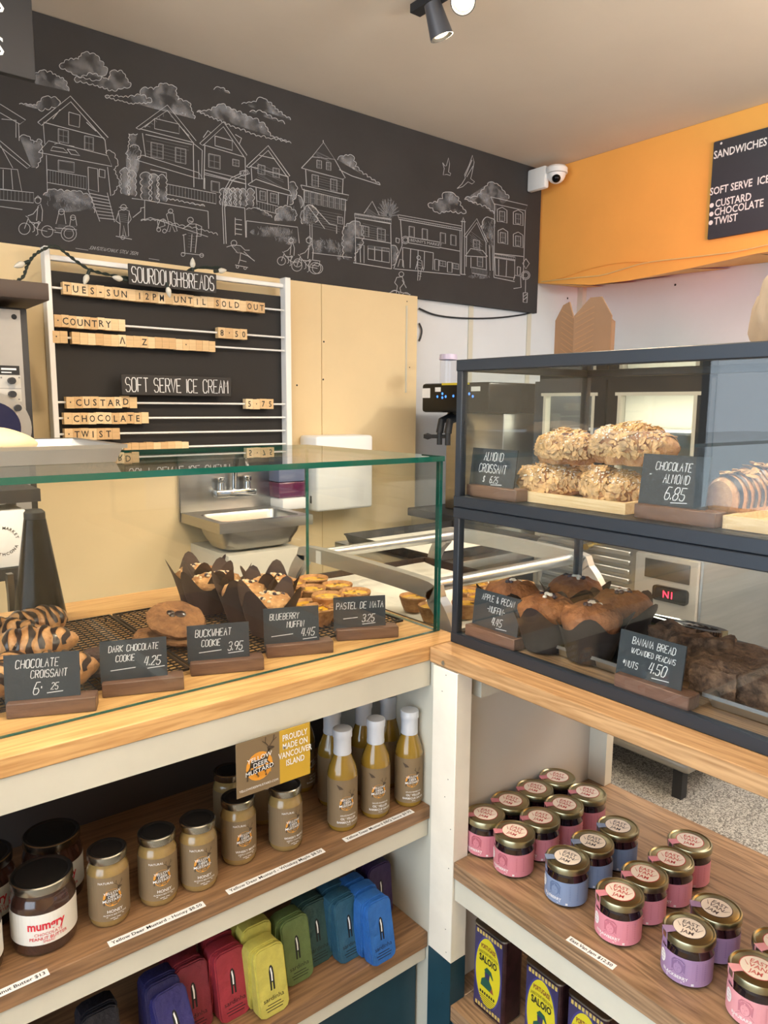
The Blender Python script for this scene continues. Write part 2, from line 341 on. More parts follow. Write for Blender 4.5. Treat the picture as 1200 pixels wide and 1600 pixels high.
for z, d, ff in ((SJ, .03, .041), (SO, .03, .05)):
    m = MB().box(.827, 1.275, -.9, .838, z-d, z, .001, 1); m.box(.863, 1.275, .838, .8735, z-d, z, .001, 1); m.build('shelf_board', M['shelf_y'], t, True)
    MB().box(.83, .848, -.9, .836, z-d-ff, z-d-.0005).build('fascia', M['white_paint'] if z > .5 else M['teal'], t, True)
MB().box(.863, 1.275, .874, .886, .05, .922).build('side_panel', M['gray_panel'], t, True)
m = MB(); m.box(.826, .862, .8385, .897, .39, .9215, .001, 1)
p = m.build('post', M['post_white'], t, True)
m = MB().use(M['teal']); m.box(.826, .862, .8385, .897, .0, .3895); m.build('post_base', None, t, True)
m = MB().use(M['ink'])
for px, py in ((700, 1218), (695, 1245), (704, 1296), (701, 1357), (691, 1080), (697, 1055), (696, 1452), (697, 1488), (693, 1500), (690, 1536), (692, 1552)):
    q = onx(px, py, .8257); m.disc(q.y, q.z, .0011, lambda y, z: (.8256, y, z), 6)
q = onx(692, 1045, .8257); m.use(M['steel']).disc(q.y, q.z+.01, .004, lambda y, z: (.8255, y, z), 10)
m.build('nail_heads', None, p, True)
m = MB(); m.box(.884, 1.25, .838, .8735, .866, .9215); m.build('cleat', M['white_paint'], t, True)
m = MB(); m.box(1.252, 1.275, .832, .8735, SJ+.001, .9215); m.build('rear_post', M['white_paint'], t, True)

def pane(mb, x0, x1, y0, y1, z0, z1):
    d = (x1-x0, y1-y0, z1-z0); ax = d.index(min(d)); mb.use(M['glass_edge']); e = mb.c; mb.use(M['glass']); g = mb.c
    k = len(mb.mi); mb.box(x0, x1, y0, y1, z0, z1)
    for i, a in enumerate((2, 2, 1, 1, 0, 0)): mb.mi[k+i] = g if a == ax else e
    return mb
t = thing('glass_display_case', 'green-edged clear glass case standing on the left oak counter over the pastries', 'display case', (.2, .97, T))
pane(MB(), -1.2, .903, .960, 1.415, 1.2635, 1.2725).build('top_pane', None, t, True)
pane(MB(), -1.2, .903, .965, .973, T+.0005, 1.263).build('front_pane', None, t, True)
pane(MB(), .895, .903, .9735, 1.408, T+.0005, 1.263).build('side_pane', None, t, True)

# two black framed cases stacked on the right counter
CX0, CX1, CY0, CY1 = .875, 1.226, .906, -.75
def black_case(z0, z1, label, loc):
    t = thing('black_display_case', label, 'display case', loc); b = .014
    m = MB().use(M['black_metal'])
    for x in (CX0, CX1-b):
        for y in (CY0-b, CY1): m.box(x, x+b, y, y+b, z0, z1, .0015, 1)
    for za, zb in ((z0, z0+.019), (z1-.019, z1)):
        for x in (CX0-.001, CX1-b+.001): m.box(x, x+b, CY1-.001, CY0+.001, za, zb, .0015, 1)
        for y in (CY0-b+.001, CY1-.001): m.box(CX0, CX1, y, y+b, za, zb, .0015, 1)
    m.box(CX1-b, CX1, .33, .355, z0+.019, z1-.019)
    m.build('frame', None, t, True)
    MB().box(CX0+b, CX1-b, CY1+b, CY0-b, z0+.008, z0+.016).build('floor_panel', M['black'] if z0 > 1 else M['shelf_y'], t, True)
    g = M['glass']
    MB().box(CX0+.005, CX0+.009, CY1+b, CY0-b, z0+.019, z1-.019).build('front_pane', g, t, True)
    MB().box(CX0+b, CX1-b, CY0-.009, CY0-.005, z0+.019, z1-.019).build('side_pane', g, t, True)
    if z0 > 1: MB().box(CX0+b, CX1-b, CY1+b, CY0-b, z1-.012, z1-.008).build('top_pane', g, t, True)
    MB().box(CX1-.009, CX1-.005, CY1+b, .33, z0+.019, z1-.019).build('rear_door', g, t, True)
    return t
black_case(T+.0005, 1.190, 'lower black framed glass case on the right oak counter with muffins and banana bread', (CX0, .5, T+.0005))
black_case(1.1905, 1.437, 'upper black framed glass case stacked on the lower one with almond croissants', (CX0, .5, 1.1905))
ZL, ZU = T+.0175, 1.2075

# ---------------------------------------------------------------- price cards in walnut holders
def price_card(bl, br, z, lines, label, card, hold=.02, lean=.12):
    A, B = onz(*bl, z), onz(*br, z); d = B-A; L = d.length; d.normalize(); n = Vector((d.y, -d.x, 0))   # n points to the customer
    rz = atan2(d.y, d.x); t = thing('price_card', label, 'price card', ((A+B)/2)[:2]+(z,), rz, 'chalk price cards'); t.location = (A+B)/2; t.location.z = z+.0004
    w, h = card; D = .028
    m = MB().box(-L/2, L/2, 0, D, 0, hold, .0012, 1); m.build('holder', M['walnut'], t)
    f = lambda x, y: (x, .012+y*lean-.0, hold-.004+y)
    m = MB(); c = -.012 if card[0] < L*.9 else 0
    m.prism([(c-w/2, 0), (c+w/2, 0), (c+w/2, h), (c-w/2, h)], f, (0, .0025, -.0003)); s = m.build('card', M['slate'], t)
    g = lambda x, y: (c+x, .0114+y*lean, hold-.004+y)
    m = MB().use(M['chalk'])
    for tx, x, y, hh in lines:
        if tx == '_': m.line([(x, y), (x+hh, y+hh*.06)], .0011, g)
        else: m.chalk(tx, hh, g, x, y, wd=.00065+hh*.04, slant=.1 if len(tx) > 4 else .2)
    m.build('chalk_lettering', None, s)
    return t
price_card((10, 1125), (151, 1111.7), T, [('CHOCOLATE', -.006, .046, .011), ('CROISSANT', .008, .032, .010), ('6\u00b7', -.008, .010, .016), ('25', .014, .015, .009), ('_', .005, .011, .02)],
    'black chalk card reading chocolate croissant, leftmost card in the glass case', (.093, .064))
price_card((160, 1091.7), (288, 1078), T, [('DARK CHOCOLATE', 0, .044, .009), ('COOKIE', -.012, .030, .009), ('4.25', .024, .021, .013), ('_', -.032, .018, .034), ('_', .018, .017, .024)],
    'black chalk card reading dark chocolate cookie, beside the dark cookie', (.091, .060))
price_card((298, 1058), (413, 1047), T, [('BUCKWHEAT', -.008, .040, .011), ('COOKIE', -.012, .025, .010), ('3.95', .024, .016, .013), ('_', -.03, .016, .034), ('_', .014, .012, .024)],
    'black chalk card reading buckwheat cookie, in front of the brown cookies', (.094, .058))
price_card((417, 1029.6), (521.4, 1020), T, [('BLUEBERRY', -.012, .043, .010), ('MUFFIN', .006, .029, .010), ('4.45', .026, .013, .013), ('_', -.034, .016, .036), ('_', .018, .008, .024)],
    'black chalk card reading blueberry muffin, in front of the dark paper muffins', (.092, .062))
price_card((526.4, 1002.8), (623, 996.3), T, [('PASTEL DE NATA', 0, .037, .0115), ('3.25', .014, .013, .013), ('_', -.03, .020, .026), ('_', .004, .009, .024)],
    'black chalk card reading pastel de nata, rightmost card in the glass case', (.094, .058))
price_card((728, 774.5), (806, 786), ZU, [('ALMOND', 0, .046, .014), ('CROISSANT', 0, .026, .014), ('$', -.018, .010, .009), ('6.25', .006, .009, .011), ('_', .0, .006, .026)],
    'black chalk card reading almond croissant, at the left of the upper case', (.104, .066))
price_card((989.6, 809), (1116.7, 826.7), ZU, [('CHOCOLATE', -.002, .052, .011), ('ALMOND', .004, .035, .012), ('-', -.036, .040, .011), ('6.85', .004, .013, .017), ('_', .0, .009, .024)],
    'black chalk card reading chocolate almond, between two pastries in the upper case', (.098, .073))
price_card((726, 992.5), (802.6, 1018.9), ZL, [('APPLE & PECAN', .002, .050, .0105), ('-MUFFIN-', .0, .032, .0105), ('4.45', .004, .012, .013), ('_', .004, .008, .024)],
    'black chalk card reading apple and pecan muffin, in the lower case', (.102, .066))
price_card((958.6, 1073), (1074.6, 1113.6), ZL, [('BANANA BREAD', .003, .048, .010), ('W/CANDIED PEACANS', .004, .035, .0075), ("*NUTS", -.029, .014, .009), ('4.50', .012, .015, .015), ('_', .006, .009, .026)],
    'black chalk card reading banana bread, in front of the dark loaf slices', (.100, .064))
# ---------------------------------------------------------------- jars, bottles and tins
def deer(mb, f, k, col):                         # walking stag with antlers, drawn about (0, 0) at scale k
    mb.use(col); P = lambda *a: mb.poly([(x*k, y*k) for x, y in a], f); L = lambda w, *a: mb.line([(x*k, y*k) for x, y in a], w*k, f)
    P((-.9, .5), (-.75, .7), (.1, .62), (.7, 1.0), (.95, 1.35), (1.05, 1.3), (.95, .75), (.75, .2), (.3, .0), (-.6, -.02), (-.95, .1))
    P((.85, 1.2), (.8, 1.55), (1.0, 1.62), (1.5, 1.42), (1.5, 1.3), (1.1, 1.2))
    L(.17, (-.8, .2), (-1.15, -.35), (-1.2, -1.1)); L(.17, (-.55, .1), (-.35, -.5), (-.1, -1.0)); L(.17, (.5, .1), (.55, -.5), (.65, -1.05)); L(.15, (.7, .3), (1.1, -.1), (.95, -.5))
    L(.08, (.9, 1.6), (.6, 2.0), (.65, 2.5)); L(.06, (.66, 1.9), (.3, 2.2)); L(.08, (1.05, 1.6), (1.4, 2.0), (1.5, 2.5)); L(.06, (1.35, 1.95), (1.75, 2.2))
def mustard_art(mb, f, k, kind):
    mb.use(M['sun']).disc(0, 0, 1.25*k, lambda x, y: f(x, y, 0)); deer(mb, lambda x, y: f(x, y, 1), .95*k, M['deer'])
    g = lambda x, y: f(x, y, 2); mb.use(M['ink'])
    for x0, x1, y in ((-.65, .75, .02), (-1.2, 1.35, -.55)): mb.poly([(x0*k, y*k), (x1*k, (y+.1)*k), (x1*k, (y+.5)*k), (x0*k, (y+.4)*k)], g)
    h = lambda x, y: f(x, y+x*.09, 3); mb.use(M['white'])
    mb.text('YELLOW', .56*k, h, 0, .56*k, bold=.008, sx=1.05); mb.text('DEER', .56*k, h, .1*k, .03*k, bold=.008, sx=1.05); mb.text('MUSTARD', .56*k, h, 0, -.50*k, bold=.008, sx=1.05)
    mb.use(M['sun']).text('MOUTARDE', .3*k, h, .3*k, -.88*k)
MM('sun', (222, 152, 50), .6); MM('deer', (74, 60, 44), .7); MM('tan_label', (126, 106, 78), .6); MM('mustard', (148, 122, 74), .2, coat=.8, var=.08, vscale=60)
MM('mustard_bright', (142, 112, 40), .16, coat=.9); MM('cap_white', (200, 204, 212), .35, coat=.2); MM('white_label', (226, 224, 216), .55); MM('red_ink', (206, 40, 56), .6)
MM('nut_spread', (60, 38, 30), .16, coat=.8); MM('gray_ink', (120, 120, 120), .7)
def jar_lid(t, r, z, h, top, rim):
    m = MB().use(rim); m.lathe([(r-.0005, z), (r, z+.0008), (r, z+h-.0012), (r-.0015, z+h)], 40, False)
    m.use(top).lathe([(r-.0015, z+h), (r-.004, z+h), (r-.006, z+h-.0012), (r-.010, z+h-.0006), (.0005, z+h-.0006)], 40, False)
    return m.build('lid', None, t)
def mustard_jar(kind, label, loc, rz):
    t = thing('mustard_jar', label, 'jar', loc, rz, 'jars of mustard'); R = .0272
    MB().lathe([(.0005, .001), (R-.004, 0), (R-.001, .003), (R, .008), (R, .077), (R-.0025, .083), (.0235, .087), (.0235, .094), (.0005, .094)], 40, False).build('body', M['mustard'], t)
    jar_lid(t, .0262, .0915, .0115, M['black_lid'], M['silver_rim'])
    a = R+.0003; f0 = onto_cyl(a, 0); m = MB().use(M['tan_label'])
    n = 36
    for k in range(n):
        u0, u1 = (-.5+k/n)*1.7*pi*a, (-.5+(k+1)/n)*1.7*pi*a
        m.add([f0(u0, .011), f0(u1, .011), f0(u1, .075), f0(u0, .075)], [(0, 1, 2, 3)], True)
    lb = m.build('label', None, t)
    fl = lambda x, y, l=0: onto_cyl(a+.0002+.0002*l, .045)(x, y)
    m = MB(); mustard_art(m, fl, .0098, kind); m.use(M['white'])
    g = lambda x, y: fl(x, y, 3)
    m.text('NATURAL', .0046, g, -.008, .021); m.text('HONEY' if kind == 'h' else 'WHISKY MAPLE', .0062 if kind == 'h' else .0052, g, .003, -.0215, bold=.01)
    m.text('ALWAYS BEE POSITIVE' if kind == 'h' else 'DEEPLY CANADIAN', .0032, g, .003, -.0258)
    for q, l in enumerate((.012, .007, .003)): m.line([(.003-l, -.0278-q*.0022), (.003+l, -.0278-q*.0022)], .0007, g)
    m.build('label_print', None, lb)
    return t
FACE = lambda p: atan2(p.y, p.x)-pi/2            # turn that faces the camera side
def jar_at(px, py, z, r): return stand(px, py, z, r)
p = jar_at(173, 1451, SL, .0275); mj = mustard_jar('h', 'honey mustard jar nearest the chocolate peanut butter, leftmost of the honey row', p, FACE(p)-.1+.25)
p = jar_at(249, 1419, SL, .0275); dup(mj, p, FACE(p)+.2, 'honey mustard jar in the middle of the three honey jars')
p = jar_at(312, 1396, SL, .0275); dup(mj, p, FACE(p)+.2, 'honey mustard jar at the right end of the honey row')
p = jar_at(374, 1355, SL, .0275); wj = mustard_jar('w', 'whisky maple mustard jar half under the hanging card, left of the pair', p, FACE(p)+.35)
p = jar_at(446.7, 1333, SL, .0275); dup(wj, p, FACE(p)+.45, 'whisky maple mustard jar right of the hanging card, nearest the bottles')
q = stand(374, 1355, SL, .0275); dup(wj, (q.x+.028, q.y+.085, SL), .3, 'dim mustard jar at the back, its lid left of the hanging card')
dup(wj, (q.x+.085, q.y+.075, SL), .3, 'dim mustard jar at the back, hidden behind the hanging card')
def nut_jar(label, loc, rz):
    t = thing('spread_jar', label, 'jar', loc, rz, 'jars of chocolate peanut butter'); R = .0405
    MB().lathe([(.0005, .001), (R-.006, 0), (R-.001, .004), (R, .010), (R, .066), (R-.003, .074), (.036, .079), (.036, .085), (.0005, .085)], 44, False).build('body', M['nut_spread'], t)
    jar_lid(t, .0385, .083, .012, M['black_lid'], M['silver_rim'])
    a = R+.0003; f0 = onto_cyl(a, 0); m = MB().use(M['white_label']); n = 30
    for k in range(n):
        if k == 24: m.use(M['gray_ink'])
        u0, u1 = (-.5+k/n)*1.25*pi*a, (-.5+(k+1)/n)*1.25*pi*a
        m.add([f0(u0, .018), f0(u1, .018), f0(u1, .06), f0(u0, .06)], [(0, 1, 2, 3)], True)
    lb = m.build('label', None, t); g = onto_cyl(a+.0004, .018); m = MB().use(M['red_ink'])
    m.text('mumgry', .0165, g, -.008, .021, bold=.03, sx=.85); m.text('CHOCOLATE', .0058, g, -.006, .0125); m.text('PEANUT BUTTER', .0062, g, -.006, .0066, bold=.01); m.text('SPREAD', .0042, g, -.006, .0028)
    m.build('label_print', None, lb); return t
p = stand(73, 1495, SL, .041); nj = nut_jar('chocolate peanut butter jar at the front left with its whole white label showing', p, FACE(p)+.25)
A0 = p; dup(nj, p+Vector((-.092, -.004, 0)), FACE(p)+.3, 'chocolate peanut butter jar cut off by the left edge of the photo, front row')
dup(nj, A0+Vector((.035, .088, 0)), .2, 'dark peanut butter jar behind the front one with its whole label')
dup(nj, A0+Vector((-.055, .09, 0)), .2, 'dark peanut butter jar at the back left, cut by the photo edge')
def bbq(label, loc, rz):
    t = thing('sauce_bottle', label, 'bottle', loc, rz, 'bottles of mustard barbecue sauce'); R = .0255
    MB().lathe([(.0005, .001), (R-.004, 0), (R-.001, .003), (R, .008), (R, .098), (R-.003, .110), (.0145, .130), (.0135, .136), (.0135, .15), (.0005, .15)], 40, False).build('body', M['mustard_bright'], t)
    m = MB().lathe([(.0152, .131), (.0155, .134), (.0150, .1375), (.0150, .160), (.0145, .1605)], 32, False); m.build('neck_band', M['cap_white'], t)
    m = MB().lathe([(.0145, .160), (.0165, .1605), (.0165, .172), (.0155, .1735), (.0005, .1735)], 32, False); m.build('cap', M['cap_white'], t)
    a = R+.0003; f0 = onto_cyl(a, 0); m = MB().use(M['tan_label']); n = 36
    for k in range(n):
        u0, u1 = (-.5+k/n)*1.7*pi*a, (-.5+(k+1)/n)*1.7*pi*a
        m.add([f0(u0, .010), f0(u1, .010), f0(u1, .093), f0(u0, .093)], [(0, 1, 2, 3)], True)
    lb = m.build('label', None, t); fl = lambda x, y, l=0: onto_cyl(a+.0002+.0002*l, .052)(x, y)
    m = MB(); mustard_art(m, fl, .0098, 'b'); m.use(M['white']); g = lambda x, y: fl(x, y, 3)
    m.text('SAUCE BARBECUE', .0036, g, .003, -.022); m.text("OL' YELLER", .0056, g, .003, -.0285, bold=.01); m.text('BARBECUE SAUCE', .0050, g, .003, -.0345, bold=.01); m.text('250 mL', .0024, g, .003, -.038)
    m.use(M['deer']).poly([(-.018, .034), (-.010, .030), (-.006, .026), (-.013, .025)], g)
    m.build('label_print', None, lb); return t
p = stand(535, 1301.7, SL, .0255); bb = bbq('mustard sauce bottle with white cap, front left of the three front bottles', p, FACE(p)+.3)
p1 = stand(586, 1281, SL, .0255); dup(bb, p1, FACE(p1)+.25, 'mustard sauce bottle with white cap, middle of the three front bottles')
p2 = stand(638, 1263, SL, .0255); dup(bb, p2, FACE(p2)+.25, 'mustard sauce bottle with white cap, right front beside the side panel')
for pp, l in ((p, 'mustard sauce bottle behind the left front bottle, its cap just left of it'), (p1, 'mustard sauce bottle behind the middle front bottle'), (p2, 'mustard sauce bottle at the back right behind the right front bottle')):
    dup(bb, pp+Vector((.03 if pp is not p2 else .012, .075, 0)), .5, l)
dup(bb, p+Vector((.012, .15, 0)), .5, 'mustard sauce bottle farthest back, showing a sliver beside the hanging card')
# jam
JAM = dict(RASPBERRY=((198, 124, 136), (168, 90, 104), (180, 62, 62)), BLUEBERRY=((124, 142, 174), (98, 116, 150), (70, 70, 80)), STRAWBERRY=((214, 138, 152), (190, 110, 126), (190, 62, 60)),
           BLACKBERRY=((158, 130, 168), (132, 104, 144), (84, 72, 72)), RHUBARB=((222, 156, 164), (192, 122, 134), (196, 96, 90)))
MM('jam_dark', (30, 14, 18), .08, coat=.9); MM('lid_paper', (232, 220, 206), .6)
def jam_jar(kind, label, loc, rz):
    ca, cb, ci = JAM[kind]; k = kind.lower(); la = mat(k+'_label', ca, .5); lb_ = mat(k+'_portrait', cb, .55); li = mat(k+'_ink', ci, .6)
    t = thing('jam_jar', label, 'jar', loc, rz, 'jars of jam'); R = .0335
    MB().lathe([(.0005, .001), (R-.004, 0), (R-.001, .003), (R, .008), (R, .046), (R-.002, .0505), (.0315, .054), (.0315, .058), (.0005, .058)], 44, False).build('body', M['jam_dark'], t)
    m = MB().use(M['gold_lid']); z, r = .0565, .0348
    m.lathe([(r-.0012, z), (r, z+.001), (r, z+.009), (r-.001, z+.0108), (r-.0025, z+.0112), (r-.0045, z+.0098), (r-.0075, z+.0108), (.0005, z+.0108)], 44, False)
    ld = m.build('lid', None, t); zt = z+.0110; m = MB()
    g = lambda x, y: (x, y, zt); m.use(li).disc(0, 0, .0218, g, 32); m.use(M['lid_paper']).disc(0, 0, .0206, lambda x, y: (x, y, zt+.0002), 32)
    h = lambda x, y: (x, y, zt+.0004); m.use(li)
    m.text('EAST', .0105, lambda x, y: (x, y-x*x*7, zt+.0004), 0, .0062, bold=.012, sx=.95); m.text('VAN', .0105, h, 0, -.0032, bold=.012); m.text('JAM', .0105, lambda x, y: (x, y+x*x*7, zt+.0004), 0, -.0142, bold=.012, sx=.9)
    for sx in (-1, 1):
        for q in range(4): m.poly([(sx*(.0105+q*.0016), -.0035+q*.002+.0005), (sx*(.0135+q*.0012), -.001+q*.002), (sx*(.0115+q*.0016), -.0005+q*.002)], h)
    m.build('lid_label', None, ld)
    a = R+.0003; f0 = onto_cyl(a, 0); m = MB().use(la); n = 40
    for q in range(n):
        u0, u1 = (-.5+q/n)*1.75*pi*a, (-.5+(q+1)/n)*1.75*pi*a
        m.add([f0(u0, .0055), f0(u1, .0055), f0(u1, .044), f0(u0, .044)], [(0, 1, 2, 3)], True)
    # the seal strip running up over the lid
    u = -.030; s = onto_cyl(a, 0); s2 = onto_cyl(r+.0004, 0); w = .0075
    for (fa, za), (fb, zb) in (((s, .0435), (s, .052)), ((s, .052), (s2, .057)), ((s2, .057), (s2, z+.0112))):
        m.add([fa(u-w, za), fa(u+w, za), fb(u+w, zb), fb(u-w, zb)], [(0, 1, 2, 3)])
    an = -pi/2+u/a; d = Vector((cos(an), sin(an))); tn = Vector((-d.y, d.x))
    m.add([tuple(d*q+tn*e)+(z+.0116,) for q, e in ((r+.0004, -w), (r+.0004, w), (.021, w*.8), (.021, -w*.8))], [(0, 1, 2, 3)])
    lb = m.build('label', None, t)
    f = onto_cyl(a+.0003, 0); f3 = onto_cyl(a+.0006, 0); m = MB().use(lb_)
    m.disc(-.004, .029, .0078, f, 18, .0095); m.poly([(-.016, .0165), (.008, .0165), (.003, .021), (-.011, .021)], f); m.poly([(-.0125, .022), (-.013, .036), (-.009, .041), (.001, .041), (.006, .036), (.0055, .022), (.0035, .024), (.0035, .034), (-.011, .034), (-.0105, .024)], f3)
    m.use(la).disc(-.004, .0275, .0056, f3, 16, .0072)
    m.use(lb_)
    f4 = onto_cyl(a+.0008, 0)
    for x in (-.0064, -.0018): m.disc(x, .0288, .0009, f4, 8, .0005)
    m.line([(-.0055, .0235), (-.004, .0231), (-.0025, .0235)], .0006, f4); m.line([(-.004, .0282), (-.0036, .0258), (-.0044, .0256)], .0004, f4)
    for q in range(9): m.line([(.020, .038-q*.0028), (.034, .038-q*.0028)], .0008, f)
    m.use(M['white']).text(kind, .0062, f3, -.008, .0125, bold=.012); m.line([(-.020, .0108), (.006, .0108)], .0009, f3); m.line([(-.020, .0085), (.003, .0085)], .0007, f3); m.line([(.0145, .0095), (.018, .0095)], .0012, f3); m.line([(.0145, .0078), (.018, .0078)], .0012, f3)
    m.disc(-.030, .030, .0062, f3, 16, .0095); m.use(lb_)
    for q, wd in enumerate(('EAST', 'VAN', 'JAM')): m.text(wd, .0034, f4, -.030, .0335-q*.0045)
    for q in range(2): m.line([(u-.005, .0475+q*.0022), (u+.005, .0475+q*.0022)], .0007, f3)
    m.build('label_print', None, lb)
    return t
JR = {}
def place_jam(kind, lx, ly, label, dr=0):
    q = onz(lx, ly, SJ+.0678); p = Vector((q.x, q.y, SJ+.0003)); rz = -pi/2+radians(18)+dr
    if kind not in JR: JR[kind] = jam_jar(kind, label, p, rz)
    else: dup(JR[kind], p, rz, label)
for a in (('RASPBERRY', 758.5, 1270.6, 'raspberry jam jar in the front row, left against the white post'), ('RASPBERRY', 804, 1298.3, 'pink raspberry jam jar in the front row next to the blue jar'),
  ('RASPBERRY', 797.5, 1250, 'raspberry jam jar along the side panel, second from the front'), ('RASPBERRY', 844, 1276.2, 'raspberry jam jar right behind the front right raspberry jar'),
  ('RASPBERRY', 835.9, 1230.7, 'raspberry jam jar along the side panel, third from the front'), ('RASPBERRY', 881.6, 1256, 'raspberry jam jar third from the front in the row by the blue jars'),
  ('RASPBERRY', 871, 1213, 'raspberry jam jar farthest back along the side panel'), ('RASPBERRY', 917.8, 1237, 'raspberry jam jar at the back beside the rear post'),
  ('BLUEBERRY', 886.8, 1338.9, 'blue labelled blueberry jam jar at the front of its row'), ('BLUEBERRY', 926, 1314, 'blue labelled jam jar in the middle of its row'), ('BLUEBERRY', 965.5, 1290, 'blue labelled jam jar at the back, bright gold lid rim'),
  ('STRAWBERRY', 968.7, 1393, 'bright pink strawberry jam jar at the front of its row of four'), ('STRAWBERRY', 1007.7, 1364.5, 'strawberry jam jar second in the row of four'),
  ('STRAWBERRY', 1048.7, 1340.5, 'strawberry jam jar third in the row of four'), ('STRAWBERRY', 1078, 1313, 'strawberry jam jar farthest back in the row of four'),
  ('BLACKBERRY', 1077, 1450, 'purple blackberry jam jar in front of the other purple jar'), ('BLACKBERRY', 1119.5, 1418, 'purple blackberry jam jar behind the front purple one', ),
  ('RHUBARB', 1184, 1512.5, 'pale pink rhubarb jam jar cut by the lower right photo edge'), ('RHUBARB', 1220, 1475, 'jam jar at the right photo edge behind the pale pink rhubarb jar')):
    place_jam(*a, dr=random.uniform(-.12, .12) - (.35 if 'behind the front purple' in a[3] else 0))
# shelf tags, flat printed strips
def shelf_tag(txt, a, b, z, label, h=.0125):
    A, B = onz(*a, z), onz(*b, z); d = B-A; L = d.length; t = thing('shelf_tag', label, 'shelf label', A, atan2(d.y, d.x), 'printed shelf labels'); t.location.z = z+.0003
    MB().box(0, L, 0, h, 0, .0005).build('strip', M['white'], t)
    vs, fs, x0, x1 = glyphs(txt, .012); s = (L-.008)/(x1-x0)
    MB().text(txt, min(s, h*.95), lambda x, y: (x, y, .0008), L/2, h*.27, bold=.012, sx=s/min(s, h*.95)).build('print', M['ink'], t)
shelf_tag('Chocolate Peanut Butter $13', (-75, 1593), (78, 1523), SL, 'white tag reading peanut butter $13 on the shelf edge')
shelf_tag('Yellow Deer Mustard - Honey $8.50', (172, 1481), (322, 1416), SL, 'white tag for honey mustard $8.50 on the shelf edge')
shelf_tag('Yellow Deer Mustard - Whiskey Maple $8.50', (358, 1398.5), (509, 1331.5), SL, 'white tag for whiskey maple mustard on the shelf edge')
shelf_tag('Yellow Deer Mustard BBQ Sauce $9.95', (541, 1316.5), (648, 1269.5), SL, 'white tag for barbecue sauce under the bottles')
shelf_tag('East Van Jam $12.50', (884, 1469), (957, 1516), SJ, 'white tag reading jam $12.50 on the right shelf', .012)
# hanging mustard card
a, b = ony(371, 1166, .90), ony(487, 1130, .90); t = thing('promo_card', 'olive and yellow stag mustard card hanging from the counter rail over the jars', 'sign', a)
W = b.x-a.x; yb = ony(371, 1252, .90).z; H = a.z-yb; t.location = (a.x, .905, yb)
cy = lambda x, y: (x, 0, y); m = MB().use(M['tan_label']); x2 = W*.57
m.prism([(0, 0), (x2, 0), (x2, H), (0, H)], cy, (0, .0012, 0)); m.use(mat('card_yellow', (196, 158, 50), .5)).prism([(x2, 0), (W, 0), (W, H), (x2, H)], cy, (0, .0012, 0))
cd_ = m.build('card', None, t); fl = lambda x, y, l=0: (x+x2*.52, -.0003-.0003*l, y+H*.48)
m = MB(); mustard_art(m, fl, .0175, 'c'); g = lambda x, y: (x, -.0008, y); m.use(M['white'])
m.text('YELLOWDEERMUSTARD.COM', .0048, g, x2*.5, .008)
for i, wd in enumerate(('PROUDLY', 'MADE ON', 'VANCOUVER', 'ISLAND')): m.text(wd, .0135, g, (x2+W)/2, H*.80-i*.0135, bold=.014, sx=.72)
m.build('card_print', None, cd_)
# wrapped fish tins
def tin(c, label, loc, rz=0, lean=.2):
    k = len(bpy.data.materials); t = thing('fish_tin', label, 'tin', loc, rz, 'paper wrapped fish tins'); t.rotation_euler = (-lean, 0, rz)
    w, h, d, q = .027, .108, .024, .011
    pa = [(-w+q, 0), (w-q, 0), (w-.003, .004), (w, q), (w, h-q), (w-.003, h-.004), (w-q, h), (-w+q, h), (-w+.003, h-.004), (-w, h-q), (-w, q), (-w+.003, .004)]
    bm = bmesh.new(); n = len(pa)
    A = [bm.verts.new((x, 0, z)) for x, z in pa]; B = [bm.verts.new((x, d, z)) for x, z in pa]
    bm.faces.new(A); bm.faces.new(B[::-1]); 
    for i in range(n): bm.faces.new((A[i], B[i], B[(i+1) % n], A[(i+1) % n]))
    bmesh.ops.bevel(bm, geom=[e for e in bm.edges if abs(e.verts[0].co.y-e.verts[1].co.y) < 1e-6], offset=.0022, segments=2, affect='EDGES')
    bm.verts.index_update(); mb = MB().use(mat('wrap_%d' % k, c, .55, var=.10, vscale=45, bump=.35, bscale=55)); mb.add([v.co[:] for v in bm.verts], [[v.index for v in f.verts] for f in bm.faces], True); bm.free()
    bd = mb.build('wrapper', None, t); g = lambda x, y: (x, -.0004, y); g2 = lambda x, y: (x, -.0007, y); m = MB().use(M['ink'])
    m.poly([(-.004, .040), (-.0015, .040), (-.001, .052), (.001, .052), (.0015, .040), (.004, .040), (.0045, .062), (.0035, .074), (.001, .079), (-.002, .078), (-.004, .070)], g)
    m.text('sardinha', .0105, g, 0, .025, bold=-.004, sx=1.05)
    for i, l in enumerate((.012, .016, .014)): m.line([(-l, .0195-i*.0045), (l, .0195-i*.0045)], .0012, g)
    m.use(M['white']).poly([(-.001, .054), (.0012, .054), (.0016, .066), (.0002, .076), (-.0018, .074), (-.0008, .064)], g2)
    m.build('wrapper_print', None, bd); return t
COLS = [('bright blue', (40, 98, 170), (586, 1513.7), (617.5, 1495), 4), ('teal blue', (44, 88, 112), (535, 1510.7), (568.7, 1490), 3), ('dark green', (44, 72, 70), (486, 1516), (518, 1498), 2),
        ('leaf green', (96, 114, 66), (453.7, 1547.5), (487.5, 1523.7), 2), ('yellow', (188, 178, 84), (402.7, 1598.7), (458.7, 1574), 4), ('crimson', (150, 46, 58), (346, 1601), (394.7, 1582.7), 3), ('dark red', (118, 36, 48), (284, 1628), (334.7, 1604), 3)]
PLACE = ['in front of the', 'second behind the front', 'third back of the', 'last at the back of the']
